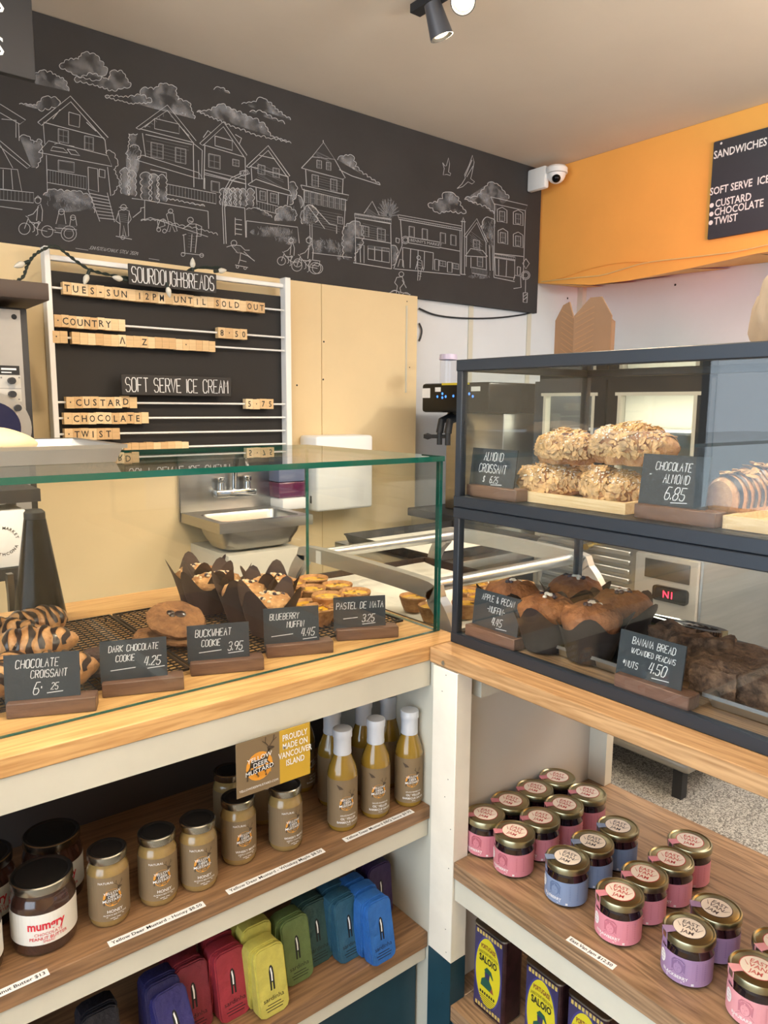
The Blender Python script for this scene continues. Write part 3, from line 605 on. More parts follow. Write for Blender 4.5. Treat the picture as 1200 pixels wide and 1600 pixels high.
for nm, c, a, b, cnt in COLS:
    A, B = onz(*a, SB), onz(*b, SB); P = (A+B)/2; first = None
    for i in range(cnt):
        l = '%s paper wrapped fish tin, %s' % (nm, ('foremost of its stack' if i == 0 else 'directly behind the foremost %s tin' % nm if i == 1 else 'third back in the %s stack' % nm if i == 2 else 'last at the back of the %s stack' % nm))
        loc = (P.x-.004*(i % 2), P.y+i*.029, SB+.0005+(.014 if nm == 'yellow' and i == 2 else 0))
        if i == 0: first = tin(c, l, loc)
        else: dup(first, loc, .05*(i % 2)-.02, l)
s = tin((52, 32, 72), 'dark purple fish tin at the back right beside the white side panel', (.79, .985, SB+.0005), 0, .1); dup(s, (.79, 1.013, SB+.0005), 0, 'dark purple fish tin behind the other at the back right')
s = tin((44, 40, 100), 'violet fish tin standing low at the front, before the navy tins', (.372, .915, SB+.0005), .1, .5); s.location.z = SB+.001
s = tin((34, 32, 78), 'navy fish tin behind the violet one, front of its stack', (.362, .955, SB+.0005), 0, .2); dup(s, (.362, .984, SB+.0005), 0, 'navy fish tin second in the stack behind the violet one')
s = tin((20, 20, 30), 'black fish tin at the lower left, front of its pair', (.27, .955, SB+.0005), 0, .2); dup(s, (.272, .984, SB+.0005), .04, 'black fish tin at the lower left, behind the other black one')
# olive oil tins
MM('tin_yellow', (214, 200, 40), .35); MM('tin_navy', (58, 52, 92), .35); MM('tin_side', (64, 40, 44), .3, .5, var=.3, vscale=50); MM('tin_gold', (206, 180, 96), .4); MM('cap_red', (196, 36, 44), .4); MM('tin_green', (34, 84, 66), .5); MM('tin_brown', (150, 78, 56), .5)
def oil_tin(label, loc, rz=0):
    t = thing('oil_tin', label, 'tin', loc, rz, 'olive oil tins'); w, d, h, q = .0365, .05, .160, .009   # face looks along -x, local: face in -y
    def outline(e): return [(cx*(w-q)+ (q+e)*cos(a), d/2+cy*(d/2-q)+(q+e)*sin(a)) for cx, cy, a0 in ((1, -1, -pi/2), (1, 1, 0), (-1, 1, pi/2), (-1, -1, pi)) for a in [a0+k*pi/8 for k in range(5)]]
    m = MB().use(M['tin_side']); o = outline(0); m.prism(o, lambda x, y: (x, y, .003), (0, 0, h-.005)); b = m.build('can', None, t)
    for z in (0, h-.003):
        o = outline(.0008); m = MB(); m.prism(o, lambda x, y: (x, y, z), (0, 0, .003)); m.build('rim', M['steel'], t)
    m = MB().use(M['cap_red']).lathe([(.0005, h), (.010, h), (.010, h+.003), (.009, h+.005), (.0005, h+.005)], 24, False, (-.012, d*.62, 0)); m.build('cap', None, t)
    K = 1.27; g = lambda l: (lambda x, y: (x, -.0002-.0002*l, y*K)); m = MB().use(M['tin_navy']).poly([(-w+q*.5, .005), (w-q*.5, .005), (w-q*.5, .121), (-w+q*.5, .121)], g(0))
    m.use(M['tin_gold'])
    for k in range(9):
        for z in (.0085, .1175): m.poly([(-w+.009+k*.0066, z-.0028), (-w+.0135+k*.0066, z-.0028), (-w+.0135+k*.0066, z+.0028), (-w+.009+k*.0066, z+.0028)], g(1))
    m.use(mat('tin_blue_ring', (70, 66, 130), .4)).disc(0, .063, .0315, g(1), 32, .054); m.use(M['tin_yellow']).disc(0, .063, .0285, g(2), 36, .051)
    c = lambda x, y: (x, -.0008, y*K-x*x*6); m.use(mat('tin_red_ink', (120, 40, 40), .5)).text('PORTUGAISE', .0092, c, 0, .097, bold=.03, sx=.62); m.use(M['ink']).text("L'HUILE D'OLIVE VIERGE EXTRA", .0058, c, 0, .089, bold=.01, sx=.55)
    n = g(3); m.text('SALOIO', .0135, n, 0, .0765, bold=.04, sx=.86)
    m.use(M['tin_green']).poly([(-.016, .040), (-.014, .050), (-.006, .055), (.004, .054), (.010, .048), (.013, .038)], n); m.poly([(-.008, .066), (-.002, .0715), (.008, .069), (.013, .060), (.012, .058), (.006, .063), (-.006, .063)], n)
    m.use(M['tin_navy']).poly([(-.006, .054), (-.007, .063), (.005, .063), (.004, .054)], n); m.use(M['tin_brown']).poly([(.006, .0385), (.011, .047), (.0145, .038)], g(4))
    m.use(M['ink'])
    for k in range(7): m.line([(-.0175+k*.0052, .0305), (-.0140+k*.0052, .0305)], .0042, n)
    for k in range(6): m.line([(-.018+k*.0014, .0255-k*.003), (.018-k*.0014, .0255-k*.003)], .0009, n)
    m.build('can_print', None, b); return t
P0 = onx(733, 1564.6, .862); P1 = onx(813, 1600, .862)
ot = oil_tin('yellow and navy olive oil tin left beside the white post', (.862, .783, SO+.0005), -pi/2)
y2 = (onx(813, 1496, .862).y+onx(885.7, 1534, .862).y)/2
dup(ot, (.862, y2, SO+.0005), -pi/2, 'yellow and navy olive oil tin in the middle of the three')
dup(ot, (.862, onx(886, 1553, .862).y-.036, SO+.0005), -pi/2, 'olive oil tin at the bottom right showing its red cap')
# ---------------------------------------------------------------- pastries
ZR = T+.0125
def rack(label, x0, x1, y0, y1):
    t = thing('cooling_rack', label, 'cooling rack', ((x0+x1)/2, (y0+y1)/2, T), 0, 'black wire cooling racks'); r = .0011
    m = MB(); z = T+.0085
    for a, b in (((x0, y0), (x1, y0)), ((x1, y0), (x1, y1)), ((x1, y1), (x0, y1)), ((x0, y1), (x0, y0))): m.bar(a+(z,), b+(z,), .0036)
    m.build('rim', M['rack_black'], t, True)
    m = MB(); n = int((x1-x0)/.0125); k = int((y1-y0)/.0125)
    for i in range(1, n): x = x0+(x1-x0)*i/n; m.bar((x, y0, z+.0012), (x, y1, z+.0012), .0017)
    for i in range(1, k): y = y0+(y1-y0)*i/k; m.bar((x0, y, z-.0005), (x1, y, z-.0005), .0017)
    m.build('wire_grid', M['rack_black'], t, True)
    for x in (x0+.01, x1-.01):
        for y in (y0+.01, y1-.01): MB().bar((x, y, T+.0003), (x, y, z), .003).build('foot', M['rack_black'], t, True)
rack('black wire cooling rack under the croissants and cookies', -.30, .444, 1.035, 1.40)
rack('black wire cooling rack under the paper cup muffins and custard tarts', .452, .872, 1.035, 1.40)
def blob(nu, nv, fn): # closed surface fn(u 0..1, v 0..1 around)
    vs = [fn(i/nu, j/nv) for i in range(nu+1) for j in range(nv)]
    return vs, [(i*nv+j, i*nv+(j+1) % nv, (i+1)*nv+(j+1) % nv, (i+1)*nv+j) for i in range(nu) for j in range(nv)]
def nz(p, s, seed=0): return noise.noise(Vector(p)*s+Vector((seed*7.3, seed*3.1, seed)))
MM('crust', (204, 154, 100), .4, c2=(160, 108, 62), vscale=26, bump=.3, bscale=130, coat=.25); MM('choc', (40, 22, 18), .3, coat=.25); MM('cookie', (150, 104, 62), .75, c2=(112, 72, 40), vscale=40, bump=.5, bscale=150)
MM('dark_cookie', (70, 46, 38), .7, c2=(46, 28, 24), vscale=40, bump=.6, bscale=140); MM('paper_brown', (62, 44, 36), .7, var=.12, vscale=20); MM('paper_dark', (40, 32, 30), .65, var=.12, vscale=20)
MM('muffin_top', (206, 158, 104), .8, c2=(150, 92, 48), vscale=34, bump=.6, bscale=120); MM('muffin_brown', (168, 106, 62), .7, c2=(120, 70, 38), vscale=34, bump=.5, bscale=120); MM('crumble', (226, 206, 170), .85, var=.15, vscale=60, bump=.6, bscale=200); MM('berry', (46, 32, 50), .5)
MM('almond', (200, 160, 110), .6, var=.38, vscale=70); MM('sugar', (236, 226, 212), .9); MM('almond_crust', (150, 96, 60), .6, c2=(196, 152, 106), vscale=44, bump=.6, bscale=110)
MM('tart_shell', (200, 150, 96), .6, c2=(158, 106, 60), vscale=80, bump=.4, bscale=120); MM('custard', (240, 192, 52), .22, coat=.5, c2=(218, 154, 38), vscale=70); MM('burnt', (92, 48, 26), .3, coat=.4)
MM('banana_bread', (134, 104, 82), .85, c2=(62, 44, 36), vscale=46, bump=.9, bscale=120)
def croissant_fn(L, R, bend, seed, ridges=6.5, flat=.8, e=0, nk=.10):
    def fn(u, v):
        s = (u-.5)*2; x = s*L/2; env = max(.02, (1-abs(s)**2.4))**.62
        rr = R*env*(.88+.16*abs(sin(u*pi*ridges)))+e; a = 2*pi*v
        y = bend*(s*s-.35)+rr*cos(a)*1.0; z = rr*sin(a)*flat
        k = 1+nk*nz((x, y, z), 34, seed)
        return (x, bend*(s*s-.35)+rr*cos(a)*k, max(-R*.62, rr*sin(a)*flat*k))
    return fn
def choc_croissant(label, loc, rz, seed):
    t = thing('chocolate_croissant', label, 'croissant', loc, rz, 'chocolate croissants'); L, R = .125, .034; fn = croissant_fn(L, R, .012, seed, 5.5)
    base = .62*R; S = lambda p: (p[0], p[1], p[2]+base)
    m = MB(); vs, fs = blob(44, 26, lambda u, v: S(fn(u, v))); m.add(vs, fs, True); m.add([S(fn(0, j/26)) for j in range(26)], [tuple(range(26))], True); m.add([S(fn(1, j/26)) for j in range(26)], [tuple(range(26))[::-1]], True)
    b = m.build('pastry', M['crust'], t); f2 = croissant_fn(L, R, .012, seed, 5.5, .8, .0014)
    m = MB(); n = 7
    for i in range(n):
        uc = .12+.76*i/(n-1); pts = []
        for k in range(15):
            v = .0+.5*k/14+(.02 if i % 2 else -.02); du = .018*sin(k*.9+i*2)+.02*(k/14-.5)*(1 if i % 2 else -1); wd = .029*(1+.35*sin(k*1.3+i))
            pts.append((uc+du-wd, uc+du+wd, v))
        vv = []
        for a, c, v in pts: vv += [S(f2(max(.01, a), v)), S(f2((a+c)/2, v)), S(f2(min(.99, c), v))]
        m.add(vv, [f for k in range(14) for f in ((k*3, k*3+1, k*3+4, k*3+3), (k*3+1, k*3+2, k*3+5, k*3+4))], True)
    m.build('chocolate_drizzle', M['choc'], t)
    return t
for i, (px, py, z, rz, l) in enumerate(((52, 1012, 1.0, -.35, 'striped chocolate croissant on top behind the leftmost card'), (2, 972, 1.005, -.5, 'striped chocolate croissant at the back left before the black cone'),
    (82, 1046, .985, -.35, 'striped chocolate croissant low in front, its top edge above the leftmost card'), (10, 1052, .985, 1.0, 'chocolate croissant half hidden left of the leftmost card'), (55, 972, .985, .3, 'chocolate croissant end showing beside the black cone'))):
    q = onz(px, py, z); choc_croissant(l, (q.x, q.y, ZR if i != 0 else ZR+.022), rz, i)
def cookie(label, loc, mt, r, chips, seed, tilt=(0, 0)):
    t = thing('cookie', label, 'cookie', loc, 0, 'cookies'); t.rotation_euler = (tilt[0], tilt[1], seed)
    m = MB(); pr = [(.001, 0), (r*.8, 0), (r*.97, .004), (r, .009), (r*.93, .0135), (r*.7, .0155), (r*.4, .0150), (.001, .0145)]; vs = []; n = 36
    for rr, z in pr:
        for k in range(n):
            a = 2*pi*k/n; e = 1+.05*nz((cos(a), sin(a), seed), 2.2); x, y = rr*e*cos(a), rr*e*sin(a); vs.append((x, y, z+(.003*nz((x, y, 0), 75, seed) if z > .008 else 0)))
    m.add(vs, [(i*n+k, i*n+(k+1) % n, (i+1)*n+(k+1) % n, (i+1)*n+k) for i in range(len(pr)-1) for k in range(n)], True); m.build('biscuit', mt, t)
    m = MB()
    for x, y, s in chips: m.lathe([(s, .0135), (s*.95, .0165), (s*.5, .018), (.0005, .0183)], 14, False, (x, y, 0))
    if chips: m.build('chocolate_piece', M['choc'], t)
    return t
q = onz(274, 976, .99); cookie('large brown buckwheat cookie with dark chocolate pools, leaning on another', (q.x, q.y, ZR+.030), M['cookie'], .050, ((-.003, .012, .007), (.008, .0, .010), (-.006, .004, .005)), .3, (.38, -.10))
cookie('brown buckwheat cookie underneath the large one', (q.x-.022, q.y+.018, ZR), M['cookie'], .044, (), 2.1)
cookie('brown buckwheat cookie at the bottom front of the cookie pile', (q.x+.012, q.y-.012, ZR), M['cookie'], .042, (), 4.4)
q = onz(172, 1024, .985); cookie('dark chocolate cookie on top behind its black card', (q.x, q.y, ZR+.0165), M['dark_cookie'], .040, (), 1.3, (.08, .1)); cookie('dark chocolate cookie under the other dark one', (q.x-.006, q.y+.004, ZR), M['dark_cookie'], .041, (), 3.0)
def muffin(label, loc, rz, paper, top, crumb, seed, group, sc=1.12, dm=0, ph=.034, up_=0):
    t = thing('muffin', label, 'muffin', loc, rz, group); n = 48
    def cup(rr, hh): 
        vs = []
        for j in range(9):
            f = j/8
            for k in range(n):
                a = 2*pi*k/n; pk = abs(cos(2*a))**3*ph; h = (.046+pk)*f; fl = 1+.50*f+.42*f*f*(pk/ph)
                fold = 1+.05*cos(8*a)*f*(1-f)*2+.025*nz((cos(a)*2, sin(a)*2, f*3), 1.5, seed)
                vs.append((rr*fl*fold*cos(a), rr*fl*fold*sin(a), h))
        return vs
    fs = [(j*n+k, j*n+(k+1) % n, (j+1)*n+(k+1) % n, (j+1)*n+k) for j in range(8) for k in range(n)]
    m = MB(); m.add(cup(.029, 0), fs, True); m.add([(.029*cos(2*pi*k/n), .029*sin(2*pi*k/n), 0) for k in range(n)], [tuple(range(n))[::-1]]); m.build('paper_cup', paper, t)
    m = MB(); pr = [(.029, .02), (.0350, .036), (.0375, .043), (.0370, .049), (.031, .056), (.021, .0610), (.010, .0630), (.0005, .0635)]; vs = []
    for r, z in pr:
        for k in range(n): a = 2*pi*k/n; r_ = r*(1+dm*(z > .04)); x, y = r_*cos(a), r_*sin(a); d = 1+(.09*nz((x, y, z), 60, seed) if z > .05 else 0); vs.append((x*d, y*d, z+up_*(z > .04)+(.006*nz((x, y, z), 80, seed+3) if z > .053 else 0)))
    m.add(vs, [(i*n+k, i*n+(k+1) % n, (i+1)*n+(k+1) % n, (i+1)*n+k) for i in range(len(pr)-1) for k in range(n)], True); m.build('muffin_top', top, t)
    m = MB().use(crumb); rd = random.Random(seed)
    for i in range(26 if top is M['muffin_top'] else 9):
        a, r = rd.uniform(0, 6.3), (rd.uniform(0, .030) if top is M['muffin_top'] else rd.uniform(0, .012)); z = .0650+up_-.011*(r/.031)**2; s = rd.uniform(.0022, .0045)
        m.lathe([(.0004, -s*.7), (s, 0), (s*.6, s*.6), (.0004, s*.75)], 7, False, (r*cos(a), r*sin(a), z))
    m.use(M['berry'])
    for i in range(4): a, r = rd.uniform(0, 6.3), rd.uniform(.004, .022); m.lathe([(.0004, -.003), (.004, 0), (.003, .003), (.0004, .004)], 10, False, (r*cos(a), r*sin(a), .064+up_-.010*(r/.031)**2))
    m.build('crumble_topping', None, t); t.scale = (sc,)*3; return t
G1 = 'blueberry muffins in dark paper cups'; W_ = ['foremost', 'second', 'third', 'fourth and farthest']; base = None
for i, (px, py) in enumerate(((421, 944), (382, 925), (344, 910), (307, 898))):
    q = onz(px, py, 1.014); l = 'blueberry muffin in a dark paper cup, %s of the front row of four' % W_[i]
    if i == 0: base = muffin(l, (q.x, q.y, ZR), .5, M['paper_brown'], M['muffin_top'], M['crumble'], 3, G1); q0 = q
    else: dup(base, (q.x, q.y, ZR), .5+.3*i, l)
for i, k in enumerate((.12, .20)): dup(base, (q0.x+.075-.045*i*2.2, q0.y+.12+.075*i, ZR), .9+i, 'blueberry muffin behind the front row, %s' % ('beside the custard tarts' if i == 0 else 'farther from the custard tarts'))
def tart(label, loc, rz, seed):
    t = thing('custard_tart', label, 'tart', loc, rz, 'custard tarts'); n = 32
    def ring(pr, w_): return [((r*(1+w_*nz((cos(2*pi*k/n), sin(2*pi*k/n), z*40), 1.8, seed)))*cos(2*pi*k/n), (r*(1+w_*nz((cos(2*pi*k/n), sin(2*pi*k/n), z*40), 1.8, seed)))*sin(2*pi*k/n), z) for r, z in pr for k in range(n)]
    F = lambda c: [(i*n+k, i*n+(k+1) % n, (i+1)*n+(k+1) % n, (i+1)*n+k) for i in range(c-1) for k in range(n)]
    pr = [(.0005, 0), (.020, 0), (.025, .012), (.030, .027), (.0315, .031), (.0305, .0335), (.0285, .032), (.0265, .0275), (.024, .026)]; m = MB().add(ring(pr, .05), F(len(pr)), True); m.build('pastry_shell', M['tart_shell'], t)
    pr = [(.0268, .0280), (.022, .0295), (.012, .0288), (.0005, .0284)]; m = MB().add(ring(pr, .03), F(len(pr)), True); m.build('custard', M['custard'], t)
    rd = random.Random(seed); m = MB()
    for i in range(6):
        a, r, s = rd.uniform(0, 6.3), rd.uniform(.006, .024), rd.uniform(.0015, .0055)
        m.disc(r*cos(a), r*sin(a), s, lambda x, y: (x, y, .0300), 12, s*.6)
    m.build('burnt_spots', M['burnt'], t); return t
tt = None; TP = [(490, 904), (527, 914), (485, 920), (454, 911), (555, 925), (512, 931), (480, 943), (499, 950), (450, 924), (530, 944)]
TL = ['farthest back of the pile in the glass case', 'at the back right of the pile in the glass case', 'in the middle left of the pile', 'at the far left behind the muffin paper', 'at the right end of the pile above its card', 'in the very middle of the pile', 'low at the front left next to the muffin paper', 'at the front of the pile above the blueberry card', 'left of the middle, half behind the muffin paper', 'low behind the pastel de nata card']
for i, (px, py) in enumerate(TP):
    up_ = py < 932; z = (.988 if not up_ else .998); q = onz(px, py, z); l = 'golden custard tart ' + TL[i]
    if tt is None: tt = tart(l, (q.x, q.y, z-.0305), 0, 5)
    else: dup(tt, (q.x, q.y, z-.0305), i*1.1, l)
# apple and pecan muffins, trays and slices in the black cases
def sheet_tray(name, label, x0, x1, y0, y1, z, h, mt, lip=.006, wood_=False):
    t = thing(name, label, 'tray', ((x0+x1)/2, (y0+y1)/2, z)); m = MB(); e = h*.35
    rings = [(0, 0, .0), (0, -e, 0)]
    def rect(d, zz): return [(x0+d, y0+d, zz), (x1-d, y0+d, zz), (x1-d, y1-d, zz), (x0+d, y1-d, zz)]
    R = [rect(e, z), rect(0, z+h), rect(-lip, z+h+.0015), rect(-lip, z+h-.004), rect(-.0015, z+h-.003), rect(e-.0015, z-.0015)] if not wood_ else [rect(.007, z+.006), rect(.007, z+h), rect(0, z+h), rect(0, z)]
    vs = [p for r in R for p in r]; fs = [(0, 1, 2, 3), tuple(4*(len(R)-1)+k for k in (3, 2, 1, 0))]
    for i in range(len(R)-1): fs += [(i*4+k, i*4+(k+1) % 4, i*4+4+(k+1) % 4, i*4+4+k) for k in range(4)]
    m.add(vs, fs); m.build('pan' if not wood_ else 'board', mt, t, True); return t
sheet_tray('baking_tray', 'small aluminium tray under the apple muffins in the lower case', .925, 1.17, .595, .86, ZL+.002, .016, M['alu'])
sheet_tray('baking_tray', 'aluminium tray under the banana bread in the lower case', .922, 1.03, -.2, .462, ZL+.002, .016, M['alu'])
G2 = 'apple and pecan muffins'; base = None
for px, py, l in ((854, 962, 'apple muffin in a dark paper cup, middle of the tray behind its card'), (800, 938, 'apple muffin in a dark paper cup, left and partly behind its card'), (898, 931, 'apple muffin in a dark paper cup, farthest back under the tall paper peak'),
    (923, 977, 'apple muffin at the front of the tray with a pale sugar patch'), (972, 955, 'apple muffin at the right end, beside the steel pans')):
    q = onz(px, py, 1.024); 
    if base is None: base = muffin(l, (q.x, q.y, ZL+.003), .3, M['paper_dark'], M['muffin_brown'], M['sugar'], 9, G2, 1.16, .10, .024, .012)
    else: dup(base, (q.x, q.y, ZL+.003), px*.05, l)
def slab(name, label, loc, rz, sx, sy, sz, mt, seed, cat, group, tilt=0, amp=.008):
    t = thing(name, label, cat, loc, rz, group); t.rotation_euler = (0, tilt, rz); bm = bmesh.new(); bmesh.ops.create_cube(bm, size=1); bmesh.ops.subdivide_edges(bm, edges=bm.edges[:], cuts=9, use_grid_fill=True)
    for v in bm.verts:
        p = v.co.copy(); l = max(abs(p.x), abs(p.y), abs(p.z)); sph = p.normalized()*.62; p = p.lerp(sph, .28); q = Vector((p.x*sx, p.y*sy, (p.z+.47)*sz))
        d = nz(q, 38, seed)*amp + nz(q, 110, seed)*amp*.5; v.co = q+p.normalized()*d; v.co.z = max(0, v.co.z)
    bm.verts.index_update(); m = MB().add([v.co[:] for v in bm.verts], [[v.index for v in f.verts] for f in bm.faces], True); bm.free(); m.build('slice', mt, t); return t
for i, (px, py, z, rz, s, l) in enumerate(((1050, 992, 1.02, .2, .055, 'dark banana bread piece at the back, just right of the muffins'), (1092, 1028, 1.0, .5, .075, 'banana bread slice directly behind its black card'), (1130, 1042, 1.01, -.2, .08, 'large banana bread slice with a pale crumb, middle of the pile'),
    (1172, 1046, 1.0, .3, .075, 'banana bread slice toward the right of the pile'), (1120, 1075, .99, .1, .06, 'banana bread slice low at the front, right of the card'), (1188, 1088, .99, -.3, .07, 'banana bread slice at the front right by the photo edge'), (1110, 1006, 1.02, .8, .06, 'banana bread piece high at the back before the steel pan'))):
    q = onz(px, py, z-.012); slab('banana_bread_slice', l, (q.x, q.y, ZL+.004), rz, s*.8, s*1.15, .050 if i in (0, 1) else .042, M['banana_bread'], i+2, 'cake', 'banana bread slices', random.uniform(-.15, .15), .011)
def steam_pan(label, x0, x1, y0, y1, z, h):
    t = thing('steel_pan', label, 'pan', ((x0+x1)/2, (y0+y1)/2, z), 0, 'steel pans'); m = MB(); cr = .03
    def rr(e, zz): return [(cx+s1*(max(.004, cr-e))*cos(a), cy+(max(.004, cr-e))*sin(a), zz) for cx, cy, s1, a0 in ((x1-cr, y1-cr, 1, 0), (x0+cr, y1-cr, 1, pi/2), (x0+cr, y0+cr, 1, pi), (x1-cr, y0+cr, 1, 3*pi/2)) for a in [a0+k*pi/10 for k in range(6)]]
    R = [rr(-.008, z+h-.003), rr(-.008, z+h), rr(0, z+h), rr(.004, z+h-.004), rr(.010, z+.006), rr(.016, z+.001)]; n = 24; vs = [p for r in R for p in r]
    m.add(vs, [(i*n+k, i*n+(k+1) % n, (i+1)*n+(k+1) % n, (i+1)*n+k) for i in range(len(R)-1) for k in range(n)]+[tuple(range((len(R)-1)*n, len(R)*n))], True); m.build('pan', M['chrome'], t, True); return t
steam_pan('empty steel pan behind the apple muffins, left of the pair', 1.02, 1.14, .62, .745, ZL, .028); steam_pan('steel pan behind the banana bread with dark crumbs, right of the pair', 1.04, 1.14, .22, .612, ZL, .028)
def tongs(label, a, b, seed=0):
    a, b = Vector(a), Vector(b); d = (b-a); L = d.length; d.normalize(); n = Vector((-d.y, d.x, 0)); t = thing('tongs', label, 'tongs', a)
    for s in (-1, 1):
        m = MB(); pts = curve([a+n*s*.004, a+d*L*.35+n*s*.010, a+d*L*.7+n*s*.014, b-d*L*.08+n*s*.012, b+n*s*.004], 6)
        for i in range(len(pts)-1): f = i/len(pts); m.bar(pts[i], pts[i+1], .005+.010*f, .009+.004*f)
        for k in range(7): m.lathe([(.0004, -.004), (.006, 0), (.0004, .004)], 8, False, tuple(b-d*(.006+k*.009)+n*s*.012))
        m.build('arm', M['chrome'], t, True)
    MB().tube([a-d*.012, a+d*.03], .006, 10).build('grip', mat('olive_grip', (120, 128, 88), .5), t, True)
A, B = onx(1012, 949, 1.15), onx(1140, 964, 1.15); tongs('steel scalloped tongs lying across the steel pans in the lower case', (1.13, A.y, 1.003), (1.13, B.y, 1.003))
A, B = onz(395, 898, .98), onz(458, 893, .98); tongs('dark scalloped tongs lying behind the blueberry muffins', (A.x, A.y, T+.006), (B.x, B.y, T+.006))
# upper case
sheet_tray('wooden_tray', 'pale wooden tray under the almond croissants in the upper case', .925, 1.13, .605, .805, ZU, .017, M['maple'], wood_=True)
sheet_tray('wooden_tray', 'pale wooden tray at the right end of the upper case', .925, 1.13, .1, .462, ZU, .017, M['maple'], wood_=True)
def almond_croissant(label, loc, rz, seed, sc=1):
    t = thing('almond_croissant', label, 'croissant', loc, rz, 'almond croissants'); L, R = .116*sc, .034*sc; fn = croissant_fn(L, R, .024, seed, 3.5, .9, 0, .34); base = .62*R; S = lambda p: (p[0], p[1], p[2]+base)
    m = MB(); vs, fs = blob(40, 24, lambda u, v: S(fn(u, v))); m.add(vs, fs, True)
    for u in (0, 1): m.add([S(fn(u, j/24)) for j in range(24)], [tuple(range(24))], True)
    m.build('pastry', M['almond_crust'], t); rd = random.Random(seed); m = MB(); m2 = MB()
    for i in range(520):
        u, v = rd.uniform(.08, .92), rd.uniform(-.06, .56); p = Vector(S(fn(u, v))); a = Vector(S(fn(u+.02, v)))-p; b = Vector(S(fn(u, v+.02)))-p; n = a.cross(b).normalized()*-1
        if n.z < -.3: n = -n
        c = Vector((0, bend_y(u), base)); n = (p-Vector((p.x, .024*((2*u-1)**2-.35), base))).normalized()
        n = (n+Vector((rd.gauss(0, .17), rd.gauss(0, .17), rd.gauss(0, .17)))).normalized(); x = n.orthogonal().normalized(); x.rotate(Matrix.Rotation(rd.uniform(0, 6.28), 3, n)); y = n.cross(x); s = rd.uniform(.0024, .0048)
        m.prism([(s*1.5*cos(k*pi/4)*(1 if k != 0 else 1.15), s*.8*sin(k*pi/4)) for k in range(8)], lambda X, Y: p+n*.0012+x*X+y*Y, n*.0007)
    f = m.build('almond_flakes', M['almond'], t); f['kind'] = 'stuff'
    for i in range(420):
        u, v = rd.uniform(.1, .9), rd.uniform(.06, .44); p = Vector(S(fn(u, v))); s = rd.uniform(.0006, .0018); n = (p-Vector((p.x, .024*((2*u-1)**2-.35), base))).normalized(); p += n*.0026; x = n.orthogonal().normalized(); y = n.cross(x)
        m2.add([p+x*s*cos(k*1.257)+y*s*sin(k*1.257) for k in range(5)]+[p+n*s*.6], [(0, 1, 5), (1, 2, 5), (2, 3, 5), (3, 4, 5), (4, 0, 5)])
    f = m2.build('powdered_sugar', M['sugar'], t); f['kind'] = 'stuff'
    return t
def bend_y(u): return 0
for i, (px, py, z, rz, l) in enumerate(((858, 752, 1.255, -1.2, 'almond croissant at the lower left beside its black card'), (958, 762, 1.252, -1.4, 'almond croissant at the lower right, dusted with sugar, above the wooden tray edge'),
    (886, 703, 1.317, -1.3, 'almond croissant on top of the pile at the left'), (985, 702, 1.317, -1.5, 'large almond croissant on top of the pile at the right'), (920, 738, 1.255, -.6, 'almond croissant hidden low at the back of the pile'))):
    q = onx(px, py, .985 if z > 1.3 else .975 if i < 4 else 1.04); almond_croissant(l, (q.x, q.y, ZU+.007 if z < 1.3 else q.z-.0225), rz, 11+i, (1, 1.02, 1, 1.18, .95)[i])
def choc_almond(label, loc, rz, seed):
    t = thing('chocolate_almond_pastry', label, 'pastry', loc, rz, 'chocolate almond pastries'); sx, sy, sz = .095, .055, .062
    fn = lambda u, v: ((u-.5)*sx, sy/2*cos(2*pi*v)*(1-abs(2*u-1)**6*.3), max(0, sz*.45+sz*.5*sin(2*pi*v)*(1-abs(2*u-1)**6*.25)))
    m = MB(); vs, fs = blob(24, 24, fn); m.add(vs, fs, True)
    for u in (0, 1): m.add([fn(u, j/24) for j in range(24)], [tuple(range(24))], True)
    m.build('pastry', M['crust'], t); m = MB()
    for i in range(6):
        u0 = .1+.16*i; vs = []
        for k in range(13):
            v = -.06+.62*k/12; w_ = .035*(1+.3*sin(k+i))
            for uu in (u0-w_, u0+w_): p = fn(min(.99, max(.01, uu)), v); c = Vector((p[0], 0, sz*.45)); d = (Vector(p)-c).normalized()*.0016; vs.append(tuple(Vector(p)+d))
        m.add(vs, [(k*2, k*2+1, k*2+3, k*2+2) for k in range(12)], True)
    m.build('chocolate_stripes', M['choc'], t); rd = random.Random(seed); m = MB()
    for i in range(16):
        p = Vector(fn(rd.uniform(.1, .9), rd.uniform(.15, .35))); n = Vector((rd.gauss(0, .3), rd.gauss(0, .3), 1)).normalized(); x = n.orthogonal().normalized(); x.rotate(Matrix.Rotation(rd.uniform(0, 6), 3, n)); y = n.cross(x)
        m.prism([(.009*cos(k*pi/4), .005*sin(k*pi/4)) for k in range(8)], lambda X, Y: p+n*.003+x*X+y*Y, n*.0008)
    f = m.build('almond_flakes', M['almond'], t); f['kind'] = 'stuff'
for px, py, z, l in ((1156, 772, 1.245, 'chocolate striped almond pastry right of the chocolate almond card'), (1186, 750, 1.25, 'chocolate striped almond pastry behind, at the right photo edge')):
    q = onz(px, py, z); choc_almond(l, (q.x, q.y, ZU+.0065), -.1, int(px))
q = onz(1062, 712, 1.25); choc_croissant('plain brown croissant end far back in the upper case', (1.15, .545, ZU+.001), .4, 31)
# black cone fan at the back of the glass case
q = Vector((.333, 1.447)); t = thing('fly_fan', 'tall black cone shaped fly fan standing beside the wire rack', 'fan', (q.x, q.y, T+.0003))
MB().lathe([(.0005, 0), (.046, 0), (.0475, .004), (.046, .012), (.019, .198), (.0185, .2), (.0005, .2)], 44, False).build('cone_body', M['black_gloss'], t)
MB().lathe([(.0178, .2), (.0185, .203), (.0180, .212), (.013, .217), (.0005, .218)], 32, False).build('cap', M['black'], t)
